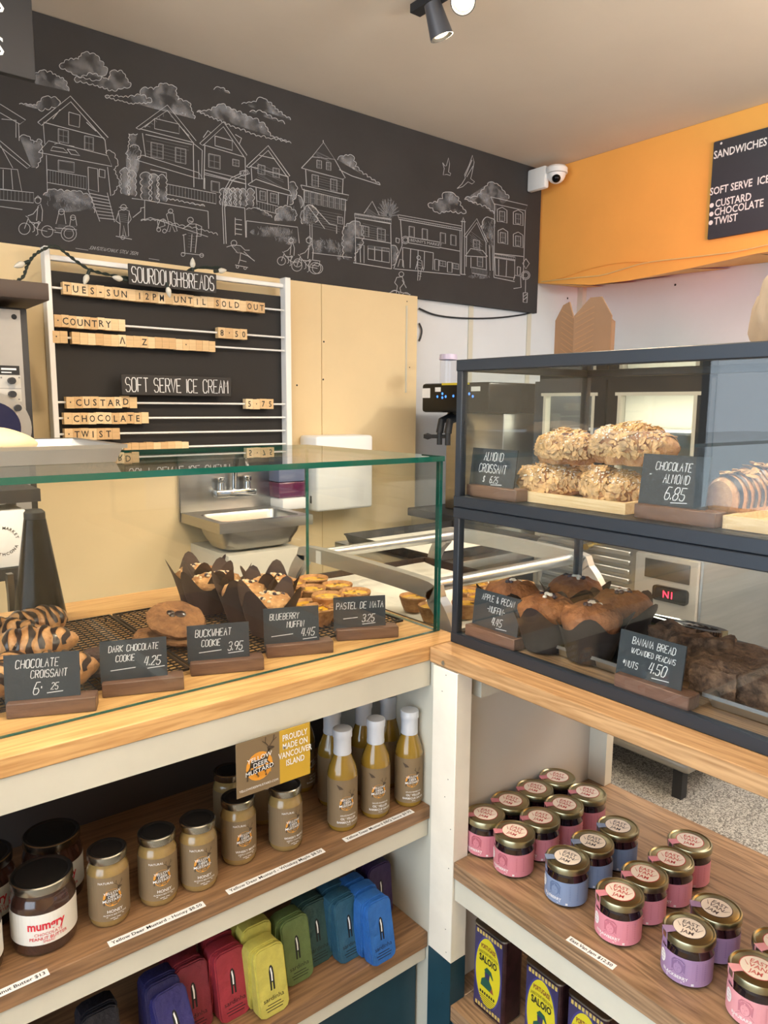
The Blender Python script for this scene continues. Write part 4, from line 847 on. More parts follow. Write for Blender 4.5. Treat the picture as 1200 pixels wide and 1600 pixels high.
# tray with a paper bag on top of the glass
sheet_tray('baking_tray', 'aluminium sheet tray lying on top of the glass case', -.25, .385, 1.12, 1.37, 1.2745, .024, M['alu'], .007)
def bag(label, pts, loc, rz, mt, seed, group=None, amp=0):
    t = thing('paper_bag', label, 'bag', loc, rz, group); m = MB(); L, Wd, Hh = pts
    def fn(u, v):
        s = 2*u-1; e = max(.03, 1-abs(s)**3)**.6; a = 2*pi*v; p = (s*L/2, Wd/2*e*cos(a), max(0, Hh*.45+Hh*.5*e*sin(a))); k = 1+.12*nz(p, 22, seed)+amp*nz(p, 9, seed+2)+amp*.6*abs(nz(p, 30, seed+5)); return (p[0], p[1]*k, p[2]*k)
    vs, fs = blob(30, 22, fn); m.add(vs, fs, True)
    for u in (0, 1): m.add([fn(u, j/22) for j in range(22)], [tuple(range(22))], True)
    m.build('bag', mt, t); return t
bag('tan paper bag lying on the sheet tray at the left photo edge', (.22, .13, .05), (.185, 1.24, 1.276), 0, M['kraft'], 3)
# ---------------------------------------------------------------- behind the counters
# hand sink
t = thing('hand_sink', 'stainless steel wall sink with chrome faucet below the letter board', 'sink', (1.28, 2.5, .95)); x0, x1, y0, y1, zr = 1.085, 1.455, 2.24, 2.571, .966
m = MB(); n = 24; cr = .035
def rr(e, zz, c=cr): return [(cx+c*cos(a), cy+c*sin(a), zz) for cx, cy, a0 in ((x1-e-c, y1-.07-e-c, 0), (x0+e+c, y1-.07-e-c, pi/2), (x0+e+c, y0+e+c, pi), (x1-e-c, y0+e+c, 3*pi/2)) for a in [a0+k*pi/10 for k in range(6)]]
R = [rr(.03, zr, .03), rr(.034, zr-.012, .03), rr(.05, zr-.10, .03), rr(.075, zr-.115, .03)]
m.add([p for r in R for p in r], [(i*n+k, i*n+(k+1) % n, (i+1)*n+(k+1) % n, (i+1)*n+k) for i in range(3) for k in range(n)]+[tuple(range(3*n, 4*n))], True)
R = [rr(.026, zr-.03, .03), rr(.03, zr-.06, .04), rr(.05, zr-.105, .05), rr(.09, zr-.12, .05)]
m.add([p for r in R for p in r], [(i*n+k, i*n+(k+1) % n, (i+1)*n+(k+1) % n, (i+1)*n+k) for i in range(3) for k in range(n)]+[tuple(range(3*n, 4*n))], True)
m.build('basin', M['steel'], t, True)
m = MB(); O = [(x1, y1), (x0, y1), (x0, y0), (x1, y0)]; I = rr(.03, zr, .03)
for k in range(n): 
    c = O[k//6]; m.add([I[k], I[(k+1) % n], c+(zr,)] if k % 6 != 5 else [I[k], I[(k+1) % n], O[(k//6+1) % 4]+(zr,), c+(zr,)], [(0, 1, 2) if k % 6 != 5 else (0, 1, 2, 3)])
for a, b in ((0, 1), (1, 2), (2, 3), (3, 0)): m.add([O[a]+(zr,), O[b]+(zr,), O[b]+(zr-.035,), O[a]+(zr-.035,)], [(0, 1, 2, 3)])
m.build('rim', M['steel'], t, True)
MB().box(x0-.005, x1+.015, 2.556, 2.571, .93, 1.20, .006).build('backsplash', M['steel'], t, True)
m = MB(); m.box(1.205, 1.375, 2.505, 2.556, 1.015, 1.045, .008); f = m.build('faucet', M['chrome'], t, True)
m = MB().tube(curve([(1.29, 2.53, 1.04), (1.29, 2.52, 1.13), (1.29, 2.49, 1.175), (1.29, 2.44, 1.165), (1.29, 2.42, 1.12)]), .010, 10); m.build('spout', M['chrome'], f, True)
for x in (1.235, 1.345):
    MB().lathe([(.014, 1.045), (.012, 1.07), (.016, 1.075), (.016, 1.09), (.0005, 1.092)], 14, False, (x, 2.53, 0)).build('tap_handle', M['chrome'], f, True)
t = thing('plinth_box', 'cream painted box standing under the sink', 'box', (1.2, 2.4, 0)); MB().box(1.125, 1.415, 2.26, 2.571, .0, .848, .003).build('box_body', M['white_paint'], t, True)
t = thing('soap_dispenser', 'wall soap dispenser with purple soap and white push bar', 'dispenser', (1.52, 2.5, 1.0))
MB().box(1.455, 1.575, 2.48, 2.571, 1.0, 1.062, .006).build('soap', mat('purple_soap', (96, 34, 70), .15, coat=.7), t, True)
MB().box(1.455, 1.575, 2.48, 2.571, 1.0625, 1.16, .006).build('window', mat('blue_gray_plastic', (110, 120, 150), .15, coat=.5), t, True)
MB().box(1.46, 1.575, 2.46, 2.571, .955, .9995, .008).build('push_bar', M['white'], t, True)
t = thing('towel_dispenser', 'white paper towel dispenser on the wall right of the soap', 'dispenser', (1.73, 2.5, .95)); MB().box(1.605, 1.885, 2.44, 2.571, .938, 1.24, .012, 3).build('cover', M['white'], t, True)
MB().box(1.6035, 1.605, 2.48, 2.49, .97, 1.0).build('lock', M['ink'], t, True)
for x, l in ((1.975, 'grey outlet box with a black plug, left of the pair behind the rack'), (2.09, 'grey outlet box, right of the pair behind the rack')):
    t = thing('outlet_box', l, 'outlet', (x, 2.55, .75), 0, 'wall outlet boxes'); MB().box(x-.045, x+.045, 2.535, 2.571, .71, .80, .006).build('box', M['steel_dark'], t, True)
    MB().box(x-.02, x+.025, 2.50, 2.5345, .735, .775, .006).build('plug', M['black'], t, True)
# aluminium tube rack with trays, right of the glass case
t = thing('tray_rack', 'aluminium tube tray rack with rounded corners between the glass case and the black cases', 'rack', (1.17, 1.25, 0)); za = 1.010; xa, xb, ya, yb = .945, 1.415, 1.065, 1.452
for x in (xa, xb):
    pts = [(x, ya-.10, .15), (x, ya-.10, .86), (x, ya-.085, .94), (x, ya-.045, .99), (x, ya, za), (x, yb, za), (x, yb+.045, .99), (x, yb+.085, .94), (x, yb+.10, .86), (x, yb+.10, .15)]
    P = [Vector(p) for p in pts]; P = [P[0]]+curve(P[1:-1], 5)+[P[-1]]; m = MB(); n = len(P)
    vs = []
    for i, p in enumerate(P):
        d = (P[min(i+1, n-1)]-P[max(i-1, 0)]).normalized(); u = Vector((1, 0, 0)); q = u.cross(d)
        vs += [p+u*(a*.011)+q*(b*.017) for a, b in ((-1, -1), (1, -1), (1, 1), (-1, 1))]
    m.add(vs, [(i*4+k, i*4+(k+1) % 4, i*4+4+(k+1) % 4, i*4+4+k) for i in range(n-1) for k in range(4)]); m.build('side_frame', M['alu_flat'], t, True)
for y in (ya-.005, yb+.005): MB().tube([(xa, y, za-.004), (xb, y, za-.004)], .0135, 16).build('cross_tube', M['alu'], t, True)
for z in (.905, .80):
    for x in (xa+.012, xb-.012): MB().box(x-.012, x+.012, ya-.08, yb+.08, z-.003, z).build('tray_rail', M['alu_flat'], t, True)
for x in (xa, xb):
    for y in (ya-.10, yb+.10): MB().lathe([(.0005, 0), (.03, 0), (.03, .14), (.0005, .15)], 16, False, (x, y, 0)).build('caster', M['black'], t, True)
MB().box(xa-.0122, xa-.0112, 1.405, 1.425, .994, 1.024).build('printed_tag', M['white'], t, True)
tr = sheet_tray('baking_tray', 'dark baking tray with white parchment on the tube rack', .965, 1.395, .99, 1.56, .906, .022, mat('baked_on_tray', (66, 54, 48), .5, .6), .004)
m = MB(); vs = [(.975+.41*i/12, 1.0+.55*j/14, .9125+.003*nz((i*.3, j*.3, 0), 1, 2)+(.004 if j == 14 else 0)) for j in range(15) for i in range(13)]
t = thing('parchment_sheet', 'white parchment sheet lying in the tray on the tube rack', 'parchment', (1.2, 1.3, .9125)); m.add(vs, [(j*13+i, j*13+i+1, j*13+14+i, j*13+13+i) for j in range(14) for i in range(12)], True); m.build('sheet', M['parchment'], t, True)
for i, (px, py, l) in enumerate(((646, 930, 'custard tart alone on the parchment just behind the glass pane, left one'), (676, 945, 'custard tart on the parchment behind the glass edge, right one'), (783, 899, 'custard tart on the rack tray at the back, seen through the lower case'),
    (743, 907, 'custard tart on the rack tray left of the back one, seen through the lower case'), (815, 907, 'custard tart on the rack tray at the right end, seen through the lower case'), (729, 918, 'custard tart on the rack tray beside the left case post'), (776, 917, 'custard tart on the rack tray in the middle of the group'),
    (728, 936, 'custard tart at the front left of the group, above the apple muffin card'), (752, 927, 'dark topped custard tart in the group behind the apple muffin card'))):
    z = .950 if i < 2 else .955; q = onz(px, py, z); dup(tt, (min(1.36, max(.995, q.x)), max(1.02, q.y), .9165), i*.8, l)
t = thing('baking_tray', 'dark second tray of pastries farther back on a rack shelf', 'tray', (1.75, 1.9, .9)); m = MB(); 
sheet_tray('baking_tray', 'black rimmed tray with parchment standing at the back by the soft serve machine', 1.50, 2.02, 1.66, 2.10, .88, .03, M['rack_black'], .004)
bpy.data.objects.remove(t)
t = thing('parchment_sheet', 'parchment sheet in the black rimmed tray at the back', 'parchment', (1.75, 1.9, .887)); MB().box(1.53, 1.99, 1.69, 2.07, .888, .8895).build('sheet', M['parchment'], t, True)
t = thing('work_table', 'steel work table under the black rimmed tray at the back', 'table', (1.75, 1.9, 0)); MB().box(1.48, 2.04, 1.62, 2.14, .85, .879, .004).build('table_top', M['steel'], t, True)
for x in (1.51, 2.01):
    for y in (1.65, 2.11): MB().tube([(x, y, 0), (x, y, .85)], .016, 10).build('leg', M['steel'], t, True)
# soft serve machine
t = thing('soft_serve_machine', 'black headed steel soft serve machine seen left of and through the black cases', 'ice cream machine', (2.3, 2.2, 0))
X0, YA, YB = 2.10, 2.385, 1.995
MB().box(X0, 2.75, YB, YA, 1.335, 1.455, .012).build('control_head', M['black_gloss'], t, True)
MB().box(2.20, 2.74, YB+.01, YA-.05, .92, 1.3345, .006).build('steel_front', M['steel'], t, True)
MB().box(X0-.02, 2.75, YB-.01, YA+.06, .885, .9195, .004).build('drip_shelf', M['black'], t, True)
MB().box(2.10, 2.74, YB, YA+.06, .45, .8845, .006).build('cabinet', M['steel'], t, True)
MB().box(2.14, 2.72, YB+.02, YA+.03, .0, .4495).build('base', M['steel_dark'], t, True)
m = MB()
for y in (2.30, 2.25): m.tube([(2.20, y, 1.32), (2.14, y, 1.30), (2.13, y, 1.25)], .016, 10); m.tube([(2.13, y, 1.27), (2.13, y, 1.20)], .012, 10)
m.build('spigot_pair', M['black'], t, True)
m = MB()
for y in (2.33,): m.tube([(2.15, 2.28, 1.235), (2.09, y, 1.235)], .008, 8); m.lathe([(.0005, -.014), (.018, -.008), (.018, .008), (.0005, .014)], 5, False, (2.09, y, 1.235))
m.build('draw_handle', M['black'], t, True)
m = MB().use(M['white']); fx = lambda y, z: (X0-.0006, y, z); m.poly([(2.38, 1.395), (2.33, 1.395), (2.33, 1.435), (2.38, 1.435)], fx); m.poly([(2.30, 1.42), (2.265, 1.42), (2.265, 1.438), (2.30, 1.438)], fx); m.poly([(2.09, 1.42), (2.04, 1.42), (2.04, 1.438), (2.09, 1.438)], fx)
m.use(mat('yellow_label', (214, 192, 50), .5)).poly([(2.26, 1.446), (2.10, 1.446), (2.10, 1.4545), (2.26, 1.4545)], fx)
m.use(mat('blue_led', (60, 120, 230), .4, emit=(70, 140, 255), es=1.5))
for y, z in ((2.285, 1.40), (2.255, 1.412), (2.255, 1.396), (2.235, 1.40), (2.19, 1.402), (2.10, 1.41), (2.08, 1.40)): m.disc(y, z, .0055, fx, 10)
m.build('control_labels', None, t, True)
MB().box(2.198, 2.1995, 2.05, 2.11, 1.10, 1.135).build('dark_badge', M['black'], t, True)
t = thing('cup_tube', 'clear cup dispenser tube with lilac lid on top of the soft serve machine', 'dispenser', (2.2, 2.33, 1.4565)); MB().lathe([(.035, 0), (.035, .10)], 24, False).build('tube', glass('clear_plastic', (.93, .94, .97)), t); MB().lathe([(.0005, .125), (.036, .122), (.039, .10), (.0352, .0985)], 24, False).build('lid', mat('lilac_lid', (206, 196, 220), .5), t)
# glass door refrigerator facing the counter
t = thing('display_refrigerator', 'steel refrigerated cabinet with lit glass doors and a louvred base behind the black cases', 'refrigerator', (2.6, 1.64, 0)); FX, Y0, Y1 = 2.35, 1.225, 1.955
ws = MB().use(M['steel']); ws.box(FX, FX+.6, Y0, Y1, .16, .93, .004); b = ws.build('lower_body', None, t, True)
m = MB().use(M['black_metal']); m.box(FX, 2.95, Y0, Y0+.03, .9305, 1.56); m.box(FX, 2.95, Y1-.03, Y1, .9305, 1.56); m.box(FX, 2.95, Y0+.03, Y1-.03, 1.45, 1.56); m.box(2.92, 2.95, Y0+.03, Y1-.03, .9305, 1.45); m.build('cabinet_frame', None, t, True)
MB().box(2.9, 2.919, Y0+.031, Y1-.031, .932, 1.449).build('inner_back', mat('fridge_lining', (226, 222, 206), .4), t, True)
ym = 1.62
for ya_, yb_ in ((Y0+.002, ym-.004), (ym+.004, Y1-.002)):
    m = MB(); f_ = .045
    for a, c, z0, z1 in ((ya_, yb_, .955, 1.0), (ya_, yb_, 1.415, 1.46), (ya_, ya_+f_, 1.0, 1.415), (yb_-f_, yb_, 1.0, 1.415)): m.box(FX-.03, FX-.001, a, c, z0, z1)
    d = m.build('door', M['black_metal'], t, True); m = MB()
    for a, c, z0, z1 in ((ya_+f_-.012, yb_-f_+.012, 1.403, 1.4149), (ya_+f_, ya_+f_+.012, 1.0, 1.403), (yb_-f_-.012, yb_-f_, 1.0, 1.403)): m.box(FX-.032, FX-.002, a, c, z0, z1)
    m.build('door_trim', M['white_paint'], d, True); MB().box(FX-.018, FX-.012, ya_+f_, yb_-f_, 1.0, 1.403).build('door_glass', M['glass'], d, True)
for z in (1.10, 1.27): MB().box(FX+.05, 2.88, Y0+.032, Y1-.032, z, z+.006).build('shelf', M['alu'], t, True)
l = bpy.data.lights.new('refrigerator_lamp', 'AREA'); l.shape = 'RECTANGLE'; l.size = .3; l.size_y = .7; l.energy = 5; l.color = (1, .93, .78); o = bpy.data.objects.new('refrigerator_lamp', l); o.location = (2.62, 1.63, 1.445); C.objects.link(o)
m = MB()
for k in range(7): m.box(FX-.012, FX-.0005, 1.50, 1.93, .62+k*.034, .64+k*.034, .004, 1)
m.build('louvre_panel', M['alu'], t, True)
m = MB().box(FX-.02, FX-.0005, 1.235, 1.47, .60, .85, .004); c = m.build('control_box', mat('gray_plastic', (176, 174, 168), .45), t, True)
MB().box(FX-.024, FX-.0205, 1.26, 1.43, .768, .835, .002).build('recess_panel', M['steel_dark'], c, True)
m = MB().use(M['black_gloss']); m.box(FX-.026, FX-.0205, 1.26, 1.39, .695, .748, .012, 3); m.use(mat('red_digits', (255, 40, 60), .4, emit=(255, 40, 66), es=4)); m.text('N1', .034, lambda x, y: (FX-.0265, 1.335-x, .708+y), 0, 0, bold=.01); m.build('digital_display', None, c, True)
q = onx(930, 835, FX-.001); m = MB().use(M['white']); fx = lambda y, z: (FX-.0012, y, z); m.poly([(1.72, .865), (1.645, .865), (1.645, .885), (1.72, .885)], fx); m.build('name_plate', None, t, True)
m = MB().use(M['white']); fx = lambda y, z: (FX-.0012, y, z); m.poly([(1.435, .853), (1.335, .853), (1.335, .915), (1.435, .915)], fx); m.use(mat('caution_yellow', (222, 206, 70), .5)).poly([(1.333, .853), (1.245, .853), (1.24, .865), (1.24, .915), (1.333, .915)], fx)
m.use(M['ink']).text('CAUTION!', .016, lambda x, y: (FX-.0018, 1.287-x, .893+y), 0, 0)
for k in range(3): m.line([(1.325, .884-k*.008), (1.25, .884-k*.008)], .003, lambda y, z: (FX-.0018, y, z))
m.build('warning_labels', None, t, True)
MB().tube([(FX, 1.672, .842), (FX-.05, 1.665, .840)], .012, 12).build('door_lock', mat('brass', (176, 152, 84), .3, 1), t, True)
m = MB(); m.box(FX-.06, FX+.62, Y0-.03, Y1+.02, .115, .1595, .02, 3); m.build('base_frame', M['steel'], t, True)
for x in (FX-.005, FX+.55):
    for y in (Y0+.03, Y1-.03): MB().box(x-.018, x+.018, y-.018, y+.018, 0, .1145).build('leg', M['black'], t, True)
# grey appliance at the far left, its shelf, stand and carton
t = thing('control_cabinet', 'grey metal appliance front with two black knobs left of the letter board', 'appliance', (.2, 2.4, 0)); FY = 2.2
MB().box(-.3, .518, FY, 2.56, 1.06, 1.612, .004).build('body', M['black'], t, True); MB().box(-.3, .500, FY-.004, FY-.0005, 1.07, 1.606).build('front_panel', mat('gray_metal', (158, 156, 152), .45, .4, var=.04), t, True)
fy = lambda x, z: (x, FY-.0046, z); q = lambda px, py: ony(px, py, FY-.005); m = MB().use(M['ink'])
a = q(22, 495); m.disc(a.x, a.z, .007, fy, 14); a, b = q(-14, 575), q(31, 586); m.poly([(a.x, b.z), (b.x, b.z), (b.x, b.z+.024), (a.x, b.z+.024)], fy)
f5 = lambda x, z: (x, FY-.005, z); m.use(M['chalk']).line([(b.x-.045, b.z+.015), (b.x-.008, b.z+.015)], .005, f5); m.line([(b.x-.045, b.z+.006), (b.x-.02, b.z+.006)], .003, f5); m.use(M['red_ink']).poly([(b.x-.064, b.z+.005), (b.x-.055, b.z+.005), (b.x-.055, b.z+.015), (b.x-.064, b.z+.015)], f5)
m.build('name_plate', None, t, True); m = MB()
c, d = q(-14, 627), q(32, 587); m.use(mat('gray_plate', (186, 184, 178), .4)).poly([(c.x, c.z), (d.x, c.z), (d.x, d.z), (c.x, d.z)], fy)
m.use(M['gray_ink']).line([(c.x, (c.z+d.z)/2), (d.x, (c.z+d.z)/2)], .0015, f5)
for px, py in ((30, 590), (30, 624), (2, 590), (2, 624)): e = q(px, py); m.disc(e.x, e.z, .0025, f5, 8)
m.build('knob_plate', None, t, True)
for px, py in ((17, 595), (18, 616)):
    e = q(px, py); m = MB(); m.tube([(e.x, FY-.005, e.z), (e.x, FY-.025, e.z)], .009, 16); m.build('knob', M['black'], t, True)
e = q(-12, 668); m = MB().use(M['alu']); m.tube([(e.x, FY-.005, e.z), (e.x, FY-.016, e.z)], .095, 40); m.use(mat('navy_dial', (24, 28, 62), .3)).tube([(e.x, FY-.006, e.z), (e.x, FY-.0175, e.z)], .068, 40); m.use(M['black']).tube([(e.x+.062, FY-.016, e.z+.052), (e.x+.062, FY-.026, e.z+.052)], .009, 14); m.build('dial', None, t, True)
t = thing('wall_shelf', 'dark brown shelf end above the grey appliance', 'shelf', (.2, 2.3, 1.65)); MB().box(-.4, .556, 2.12, 2.571, 1.628, 1.672, .002).build('board', mat('dark_brown_wood', (58, 46, 40), .5), t, True)
t = thing('carton', 'white carton printed with a round lettering stamp behind the black cone', 'box', (.3, 1.75, 1.0)); MB().box(.10, .386, 1.755, 1.87, 1.002, 1.128, .003).build('box', M['white'], t, True)
e = ony(5, 846, 1.754); m = MB().use(M['ink']); R = .026
for s, a0, sg in (('N MARKET', pi*.62, -1), ('STRATHCONA', -pi*.93, 1)):
    for i, ch in enumerate(s):
        a = a0+sg*i*(.245 if sg < 0 else .27); 
        if ch != ' ': 
            rx, rz_ = (sin(a), -cos(a)) if sg < 0 else (-sin(a), cos(a)); ux, uz = (cos(a), sin(a)) if sg < 0 else (-cos(a), -sin(a)); rb = R if sg < 0 else R+.006
            m.text(ch, .009, lambda x, y: (e.x+rb*cos(a)+rx*x+ux*y, 1.7545, e.z+rb*sin(a)+rz_*x+uz*y), 0, 0, bold=.02)
m.build('stamp', None, t, True)
t = thing('equipment_stand', 'black metal stand under the white carton behind the black cone', 'stand', (.2, 1.8, .6)); m = MB(); m.box(-.2, .40, 1.745, 1.90, .975, 1.0015); 
m.box(-.2, .418, 1.75, 1.95, 1.144, 1.172); m.box(.38, .40, 1.905, 1.925, 1.0, 1.145); m.build('frame', M['black'], t, True)
for x in (.30, .39): MB().bar((x-.03, 1.77, .975), (x+.03, 1.80, 0), .03).build('leg', M['black'], t, True)
t = thing('utensil_jar', 'ribbed black and silver utensil standing low behind the chocolate croissants', 'utensil', (.345, 1.70, .95))
MB().bar((.335, 1.70, .0), (.335, 1.70, 1.0), .012, .02).build('handle', M['steel_dark'], t, True)
# things on top of the black case
t = thing('cardboard_carton', 'open brown cardboard carton with two pointed flaps on top of the black case', 'carton', (1.15, .86, 1.4375), 0); zb_ = 1.4378
P = [(1.15, .925), (1.135, .870), (1.15, .801), (1.205, .83), (1.205, .905)]
for i, (a, b, pk) in enumerate(((0, 1, 1.553), (1, 2, 1.556))):
    A, B = Vector(P[a]+(zb_,)), Vector(P[b]+(zb_,)); d = (B-A); L = d.length; d.normalize(); f = lambda x, y: A+d*x+Vector((0, 0, y)); H = pk-zb_
    m = MB().use(M['cardboard']); m.prism([(0, 0), (L, 0), (L, H-.034), (L*.72, H), (L*.42, H) if i else (L*.40, H-.004), (.0, H-.030)], f, (.003, 0, 0)); m.use(mat('slit_line_%d' % i, (146, 108, 74), .9))  # thin slit lines, a little lighter than the cardboard
    for k in range(8): y = .02+k*.010; x0 = L*.55 if i else L*.35; m.line([(x0, y+.012), (L*.98 if not i else L*.05, y-.006 if not i else y-.004)], .0012, lambda x, y: f(x, y)+Vector((-.0006, 0, 0)))
    m.build('flap', None, t, True)
m = MB()
for a, b in ((2, 3), (3, 4), (4, 0)): m.add([P[a]+(zb_,), P[b]+(zb_,), P[b]+(zb_+.08,), P[a]+(zb_+.08,)], [(0, 1, 2, 3)])
m.add([p+(zb_,) for p in P], [(0, 1, 2, 3, 4)]); m.build('carton_body', M['cardboard'], t, True)
bag('crumpled brown paper bag on top of the black case at the right photo edge', (.20, .10, .105), (1.15, .455, 1.4375), pi/2, mat('brown_bag', (182, 160, 134), .7, bump=.4, bscale=14), 8, None, .8)
# ceiling, wall fittings and signs
t = thing('security_camera', 'white dome security camera at the corner of mural and orange bulkhead', 'camera', (3.05, 2.6, 2.48)); m = MB()
m.box(2.985, 3.02, 2.50, 2.614, 2.43, 2.535, .01); m.build('bracket', M['white'], t, True)
m = MB(); m.X = Matrix.Translation((3.035, 2.47, 2.50)); m.lathe([(.0005, .030), (.043, .028), (.053, .018), (.053, -.005), (.0005, -.006)], 32, False); m.X = None; m.build('housing', M['white'], t, True)
m = MB(); vs, fs = blob(10, 20, lambda u, v: (3.035+.045*sin(pi*u)*cos(2*pi*v), 2.47+.045*sin(pi*u)*sin(2*pi*v), 2.493+.045*cos(pi*u)*(1 if cos(pi*u) < 0 else .02))); m.add(vs, fs, True); d = m.build('dome', M['white'], t, True)
m = MB(); n_ = (CAM-Vector((3.035, 2.47, 2.48))).normalized(); c_ = Vector((3.035, 2.47, 2.485))+(n_+Vector((0, 0, -.35))).normalized()*.029; vs, fs = blob(10, 16, lambda u, v: tuple(c_+Vector((.022*sin(pi*u)*cos(2*pi*v), .022*sin(pi*u)*sin(2*pi*v), .022*cos(pi*u))))); m.add(vs, fs, True); m.build('lens', M['black_gloss'], d, True)
t = thing('menu_sign', 'charcoal sign listing sandwiches and soft serve on the orange bulkhead', 'sign', (3.1, 1.3, 2.07)); MB().box(3.104, 3.118, .75, 1.708, 2.069, 2.462, .006).build('panel', mat('charcoal_sign', (66, 70, 78), .55), t, True)
m = MB().use(M['white']); XS = 3.1034
for s, px, py, z in (('SANDWICHES', 1115, 248.5, .043), ('SOFT SERVE  ICE CREAM', 1109, 305.5, .042), ('CUSTARD', 1117.5, 324, .042), ('CHOCOLATE', 1116, 337.5, .042), ('TWIST', 1115.5, 351.5, .042)):
    q = onx(px, py, XS); m.text(s, z, lambda x, y: (XS, q.y-x, q.z+y), 0, 0, 'L', .018, .80)
for px, py in ((1112, 321), (1111.5, 334.5), (1110.5, 348)): q = onx(px, py, XS); m.disc(q.y, q.z, .0095, lambda y, z: (XS, y, z), 14)
q = onx(1127, 224, XS); m.disc(q.y, q.z, .005, lambda y, z: (XS, y, z), 10); m.build('lettering', None, t, True)
t = thing('menu_board', 'dark hanging menu board at the upper left photo corner', 'sign', (.2, 2.0, 2.12)); MB().box(-.6, .522, 2.0, 2.02, 2.122, 2.5, .003).build('panel', M['black'], t, True)
m = MB().use(M['white'])
for py, s in ((88, 'S'), (21, 'S')): q = ony(7, py, 1.999); m.text(s, .058, lambda x, y: (q.x+x, 1.999, q.z+y), 0, 0, 'R', .01)
m.build('lettering', None, t, True)
t = thing('track_light', 'black ceiling track with a dark spotlight head and a lit bulb head', 'lamp', (1.6, 1.75, 2.56)); m = MB(); m.box(1.56, 1.60, .4, 1.85, 2.535, 2.5595); m.build('track', M['black'], t, True)
def head(p, d, lit):
    p, d = Vector(p), Vector(d).normalized(); m = MB(); m.X = Matrix.Translation(p) @ d.to_track_quat('Z', 'Y').to_matrix().to_4x4()
    m.lathe([(.0005, -.045), (.024, -.045), (.034, .045), (.031, .045), (.028, .02), (.0005, .018)], 28, False); h = m.build('lamp_head', mat('graphite_head', (92, 94, 100), .35, .5), t, True)
    MB().bar(p-d*.03, (p.x-.005, p.y+.01, 2.54), .012).build('stem', M['black'], h, True)
    m = MB(); m.X = Matrix.Translation(p) @ d.to_track_quat('Z', 'Y').to_matrix().to_4x4(); m.lathe([(.0005, .0185), (.027, .0285), (.02, .040), (.0005, .046)], 20, False); m.build('bulb', mat('lit_bulb', (255, 236, 200), .4, emit=(255, 226, 170), es=lit), h, True)
q = onz(683, 32, 2.455); head(q, (.35, -.12, -1), 3); q = onz(725, -6, 2.47); head(q, (-.62, -.55, -.75), 30)
head((.95, .95, 2.46), (-.4, .5, -1), 3)
t = thing('wall_cable', 'thin black cable sagging along the white wall under the mural', 'cable', (2.6, 2.63, 1.8)); P = [ony(px, py, 2.632) for px, py in ((655, 482), (680, 492), (720, 497), (770, 497), (815, 492), (838, 486))]; MB().tube(curve(P), .004, 6).build('cable', M['black'], t, True)
t = thing('wall_cable', 'short black cable loop beside the edge of the cream panel', 'cable', (2.26, 2.6, 1.7)); P = [ony(px, py, 2.632) for px, py in ((655, 505), (659, 515), (658, 525), (655, 533))]; MB().tube(curve(P), .004, 6).build('cable', M['black'], t, True)
for l, pts in (('thin orange painted wire looping under the left end of the orange bulkhead', ((846, 440), (880, 433), (920, 420), (970, 410), (1013, 409))), ('pale wire drooping along the lower edge of the orange bulkhead', ((846, 440), (900, 434), (940, 430), (975, 420), (1013, 410), (1080, 402), (1150, 393), (1210, 380)))):
    t = thing('wall_wire', l, 'wire', (3.1, 2.0, 2.0)); MB().tube(curve([onx(px, py, 3.114) for px, py in pts]), .003, 6).build('wire', M['orange'] if 'orange painted' in l else mat('pale_wire', (226, 196, 130), .6), t, True)
# ---------------------------------------------------------------- chalk mural under the ceiling
YM = 2.613
t = thing('chalk_mural', 'long black chalkboard mural of houses and a street under the ceiling', 'mural', (1, YM, 2.2)); MB().box(-1.6, 3.098, YM+.002, YW-.001, ZP+.001, ZC-.002).build('board', M['chalkboard'], t, True)
on = lambda x, y: ony(x, y, YM); on2 = lambda x, y: ony(x, y, YM+.001)
MM('mural_chalk', (172, 174, 178), .95); MM('mural_chalk_dim', (120, 122, 126), .95)
ch = MB(); ck = [ch.use(M['mural_chalk']), 0]; sm = MB().use(M['smudge']); dm = MB().use(M['mural_chalk_dim'])
A = (.5, 0, .5, 0); B = (.41667, 350, .41667, 150)
def T_(q, x, y): return (q[1]+x*q[0], q[3]+y*q[2])
def parse(s): return [[tuple(float(v) for v in p.split(',')) for p in st.split()] for st in s.split(';') if st.strip()]
def dr(q, s, w_=1.0, mb=None):
    for st in parse(s):
        pts = [T_(q, *p) for p in st]; (mb or ch).line(pts, w_*random.uniform(.85, 1.15), on)
def win(q, x, y, w_, h, sl=.2, cross=1, wd=.8):
    P = [(x, y), (x+w_, y+w_*sl), (x+w_, y+h+w_*sl), (x, y+h), (x, y)]; ch.line([T_(q, *p) for p in P], wd, on); e = 3; dm.line([T_(q, *p) for p in ((x+e, y+e), (x+w_-e, y+e+w_*sl), (x+w_-e, y+h-e+w_*sl), (x+e, y+h-e), (x+e, y+e))], .5, on)
    if cross: dm.line([T_(q, x+w_/2, y+w_*sl/2), T_(q, x+w_/2, y+h+w_*sl/2)], .7, on); dm.line([T_(q, x, y+h/2), T_(q, x+w_, y+h/2+w_*sl)], .7, on)
def bal(q, x0, y0, x1, y1, h, n):
    for i in range(n+1): f = i/n; x, y = x0+(x1-x0)*f, y0+(y1-y0)*f; dm.line([T_(q, x, y), T_(q, x, y+h)], .7, on)
    ch.line([T_(q, x0, y0), T_(q, x1, y1)], .9, on); ch.line([T_(q, x0, y0+h), T_(q, x1, y1+h)], .9, on)
def hatch(q, x0, y0, x1, y1, h, n, mb=None):
    for i in range(n): y = h*(i+.5)/n; a = random.uniform(0, .2); (mb or dm).line([T_(q, x0+(x1-x0)*a, y0+y+(y1-y0)*a), T_(q, x1-(x1-x0)*random.uniform(0, .25), y1+y)], .45, on)
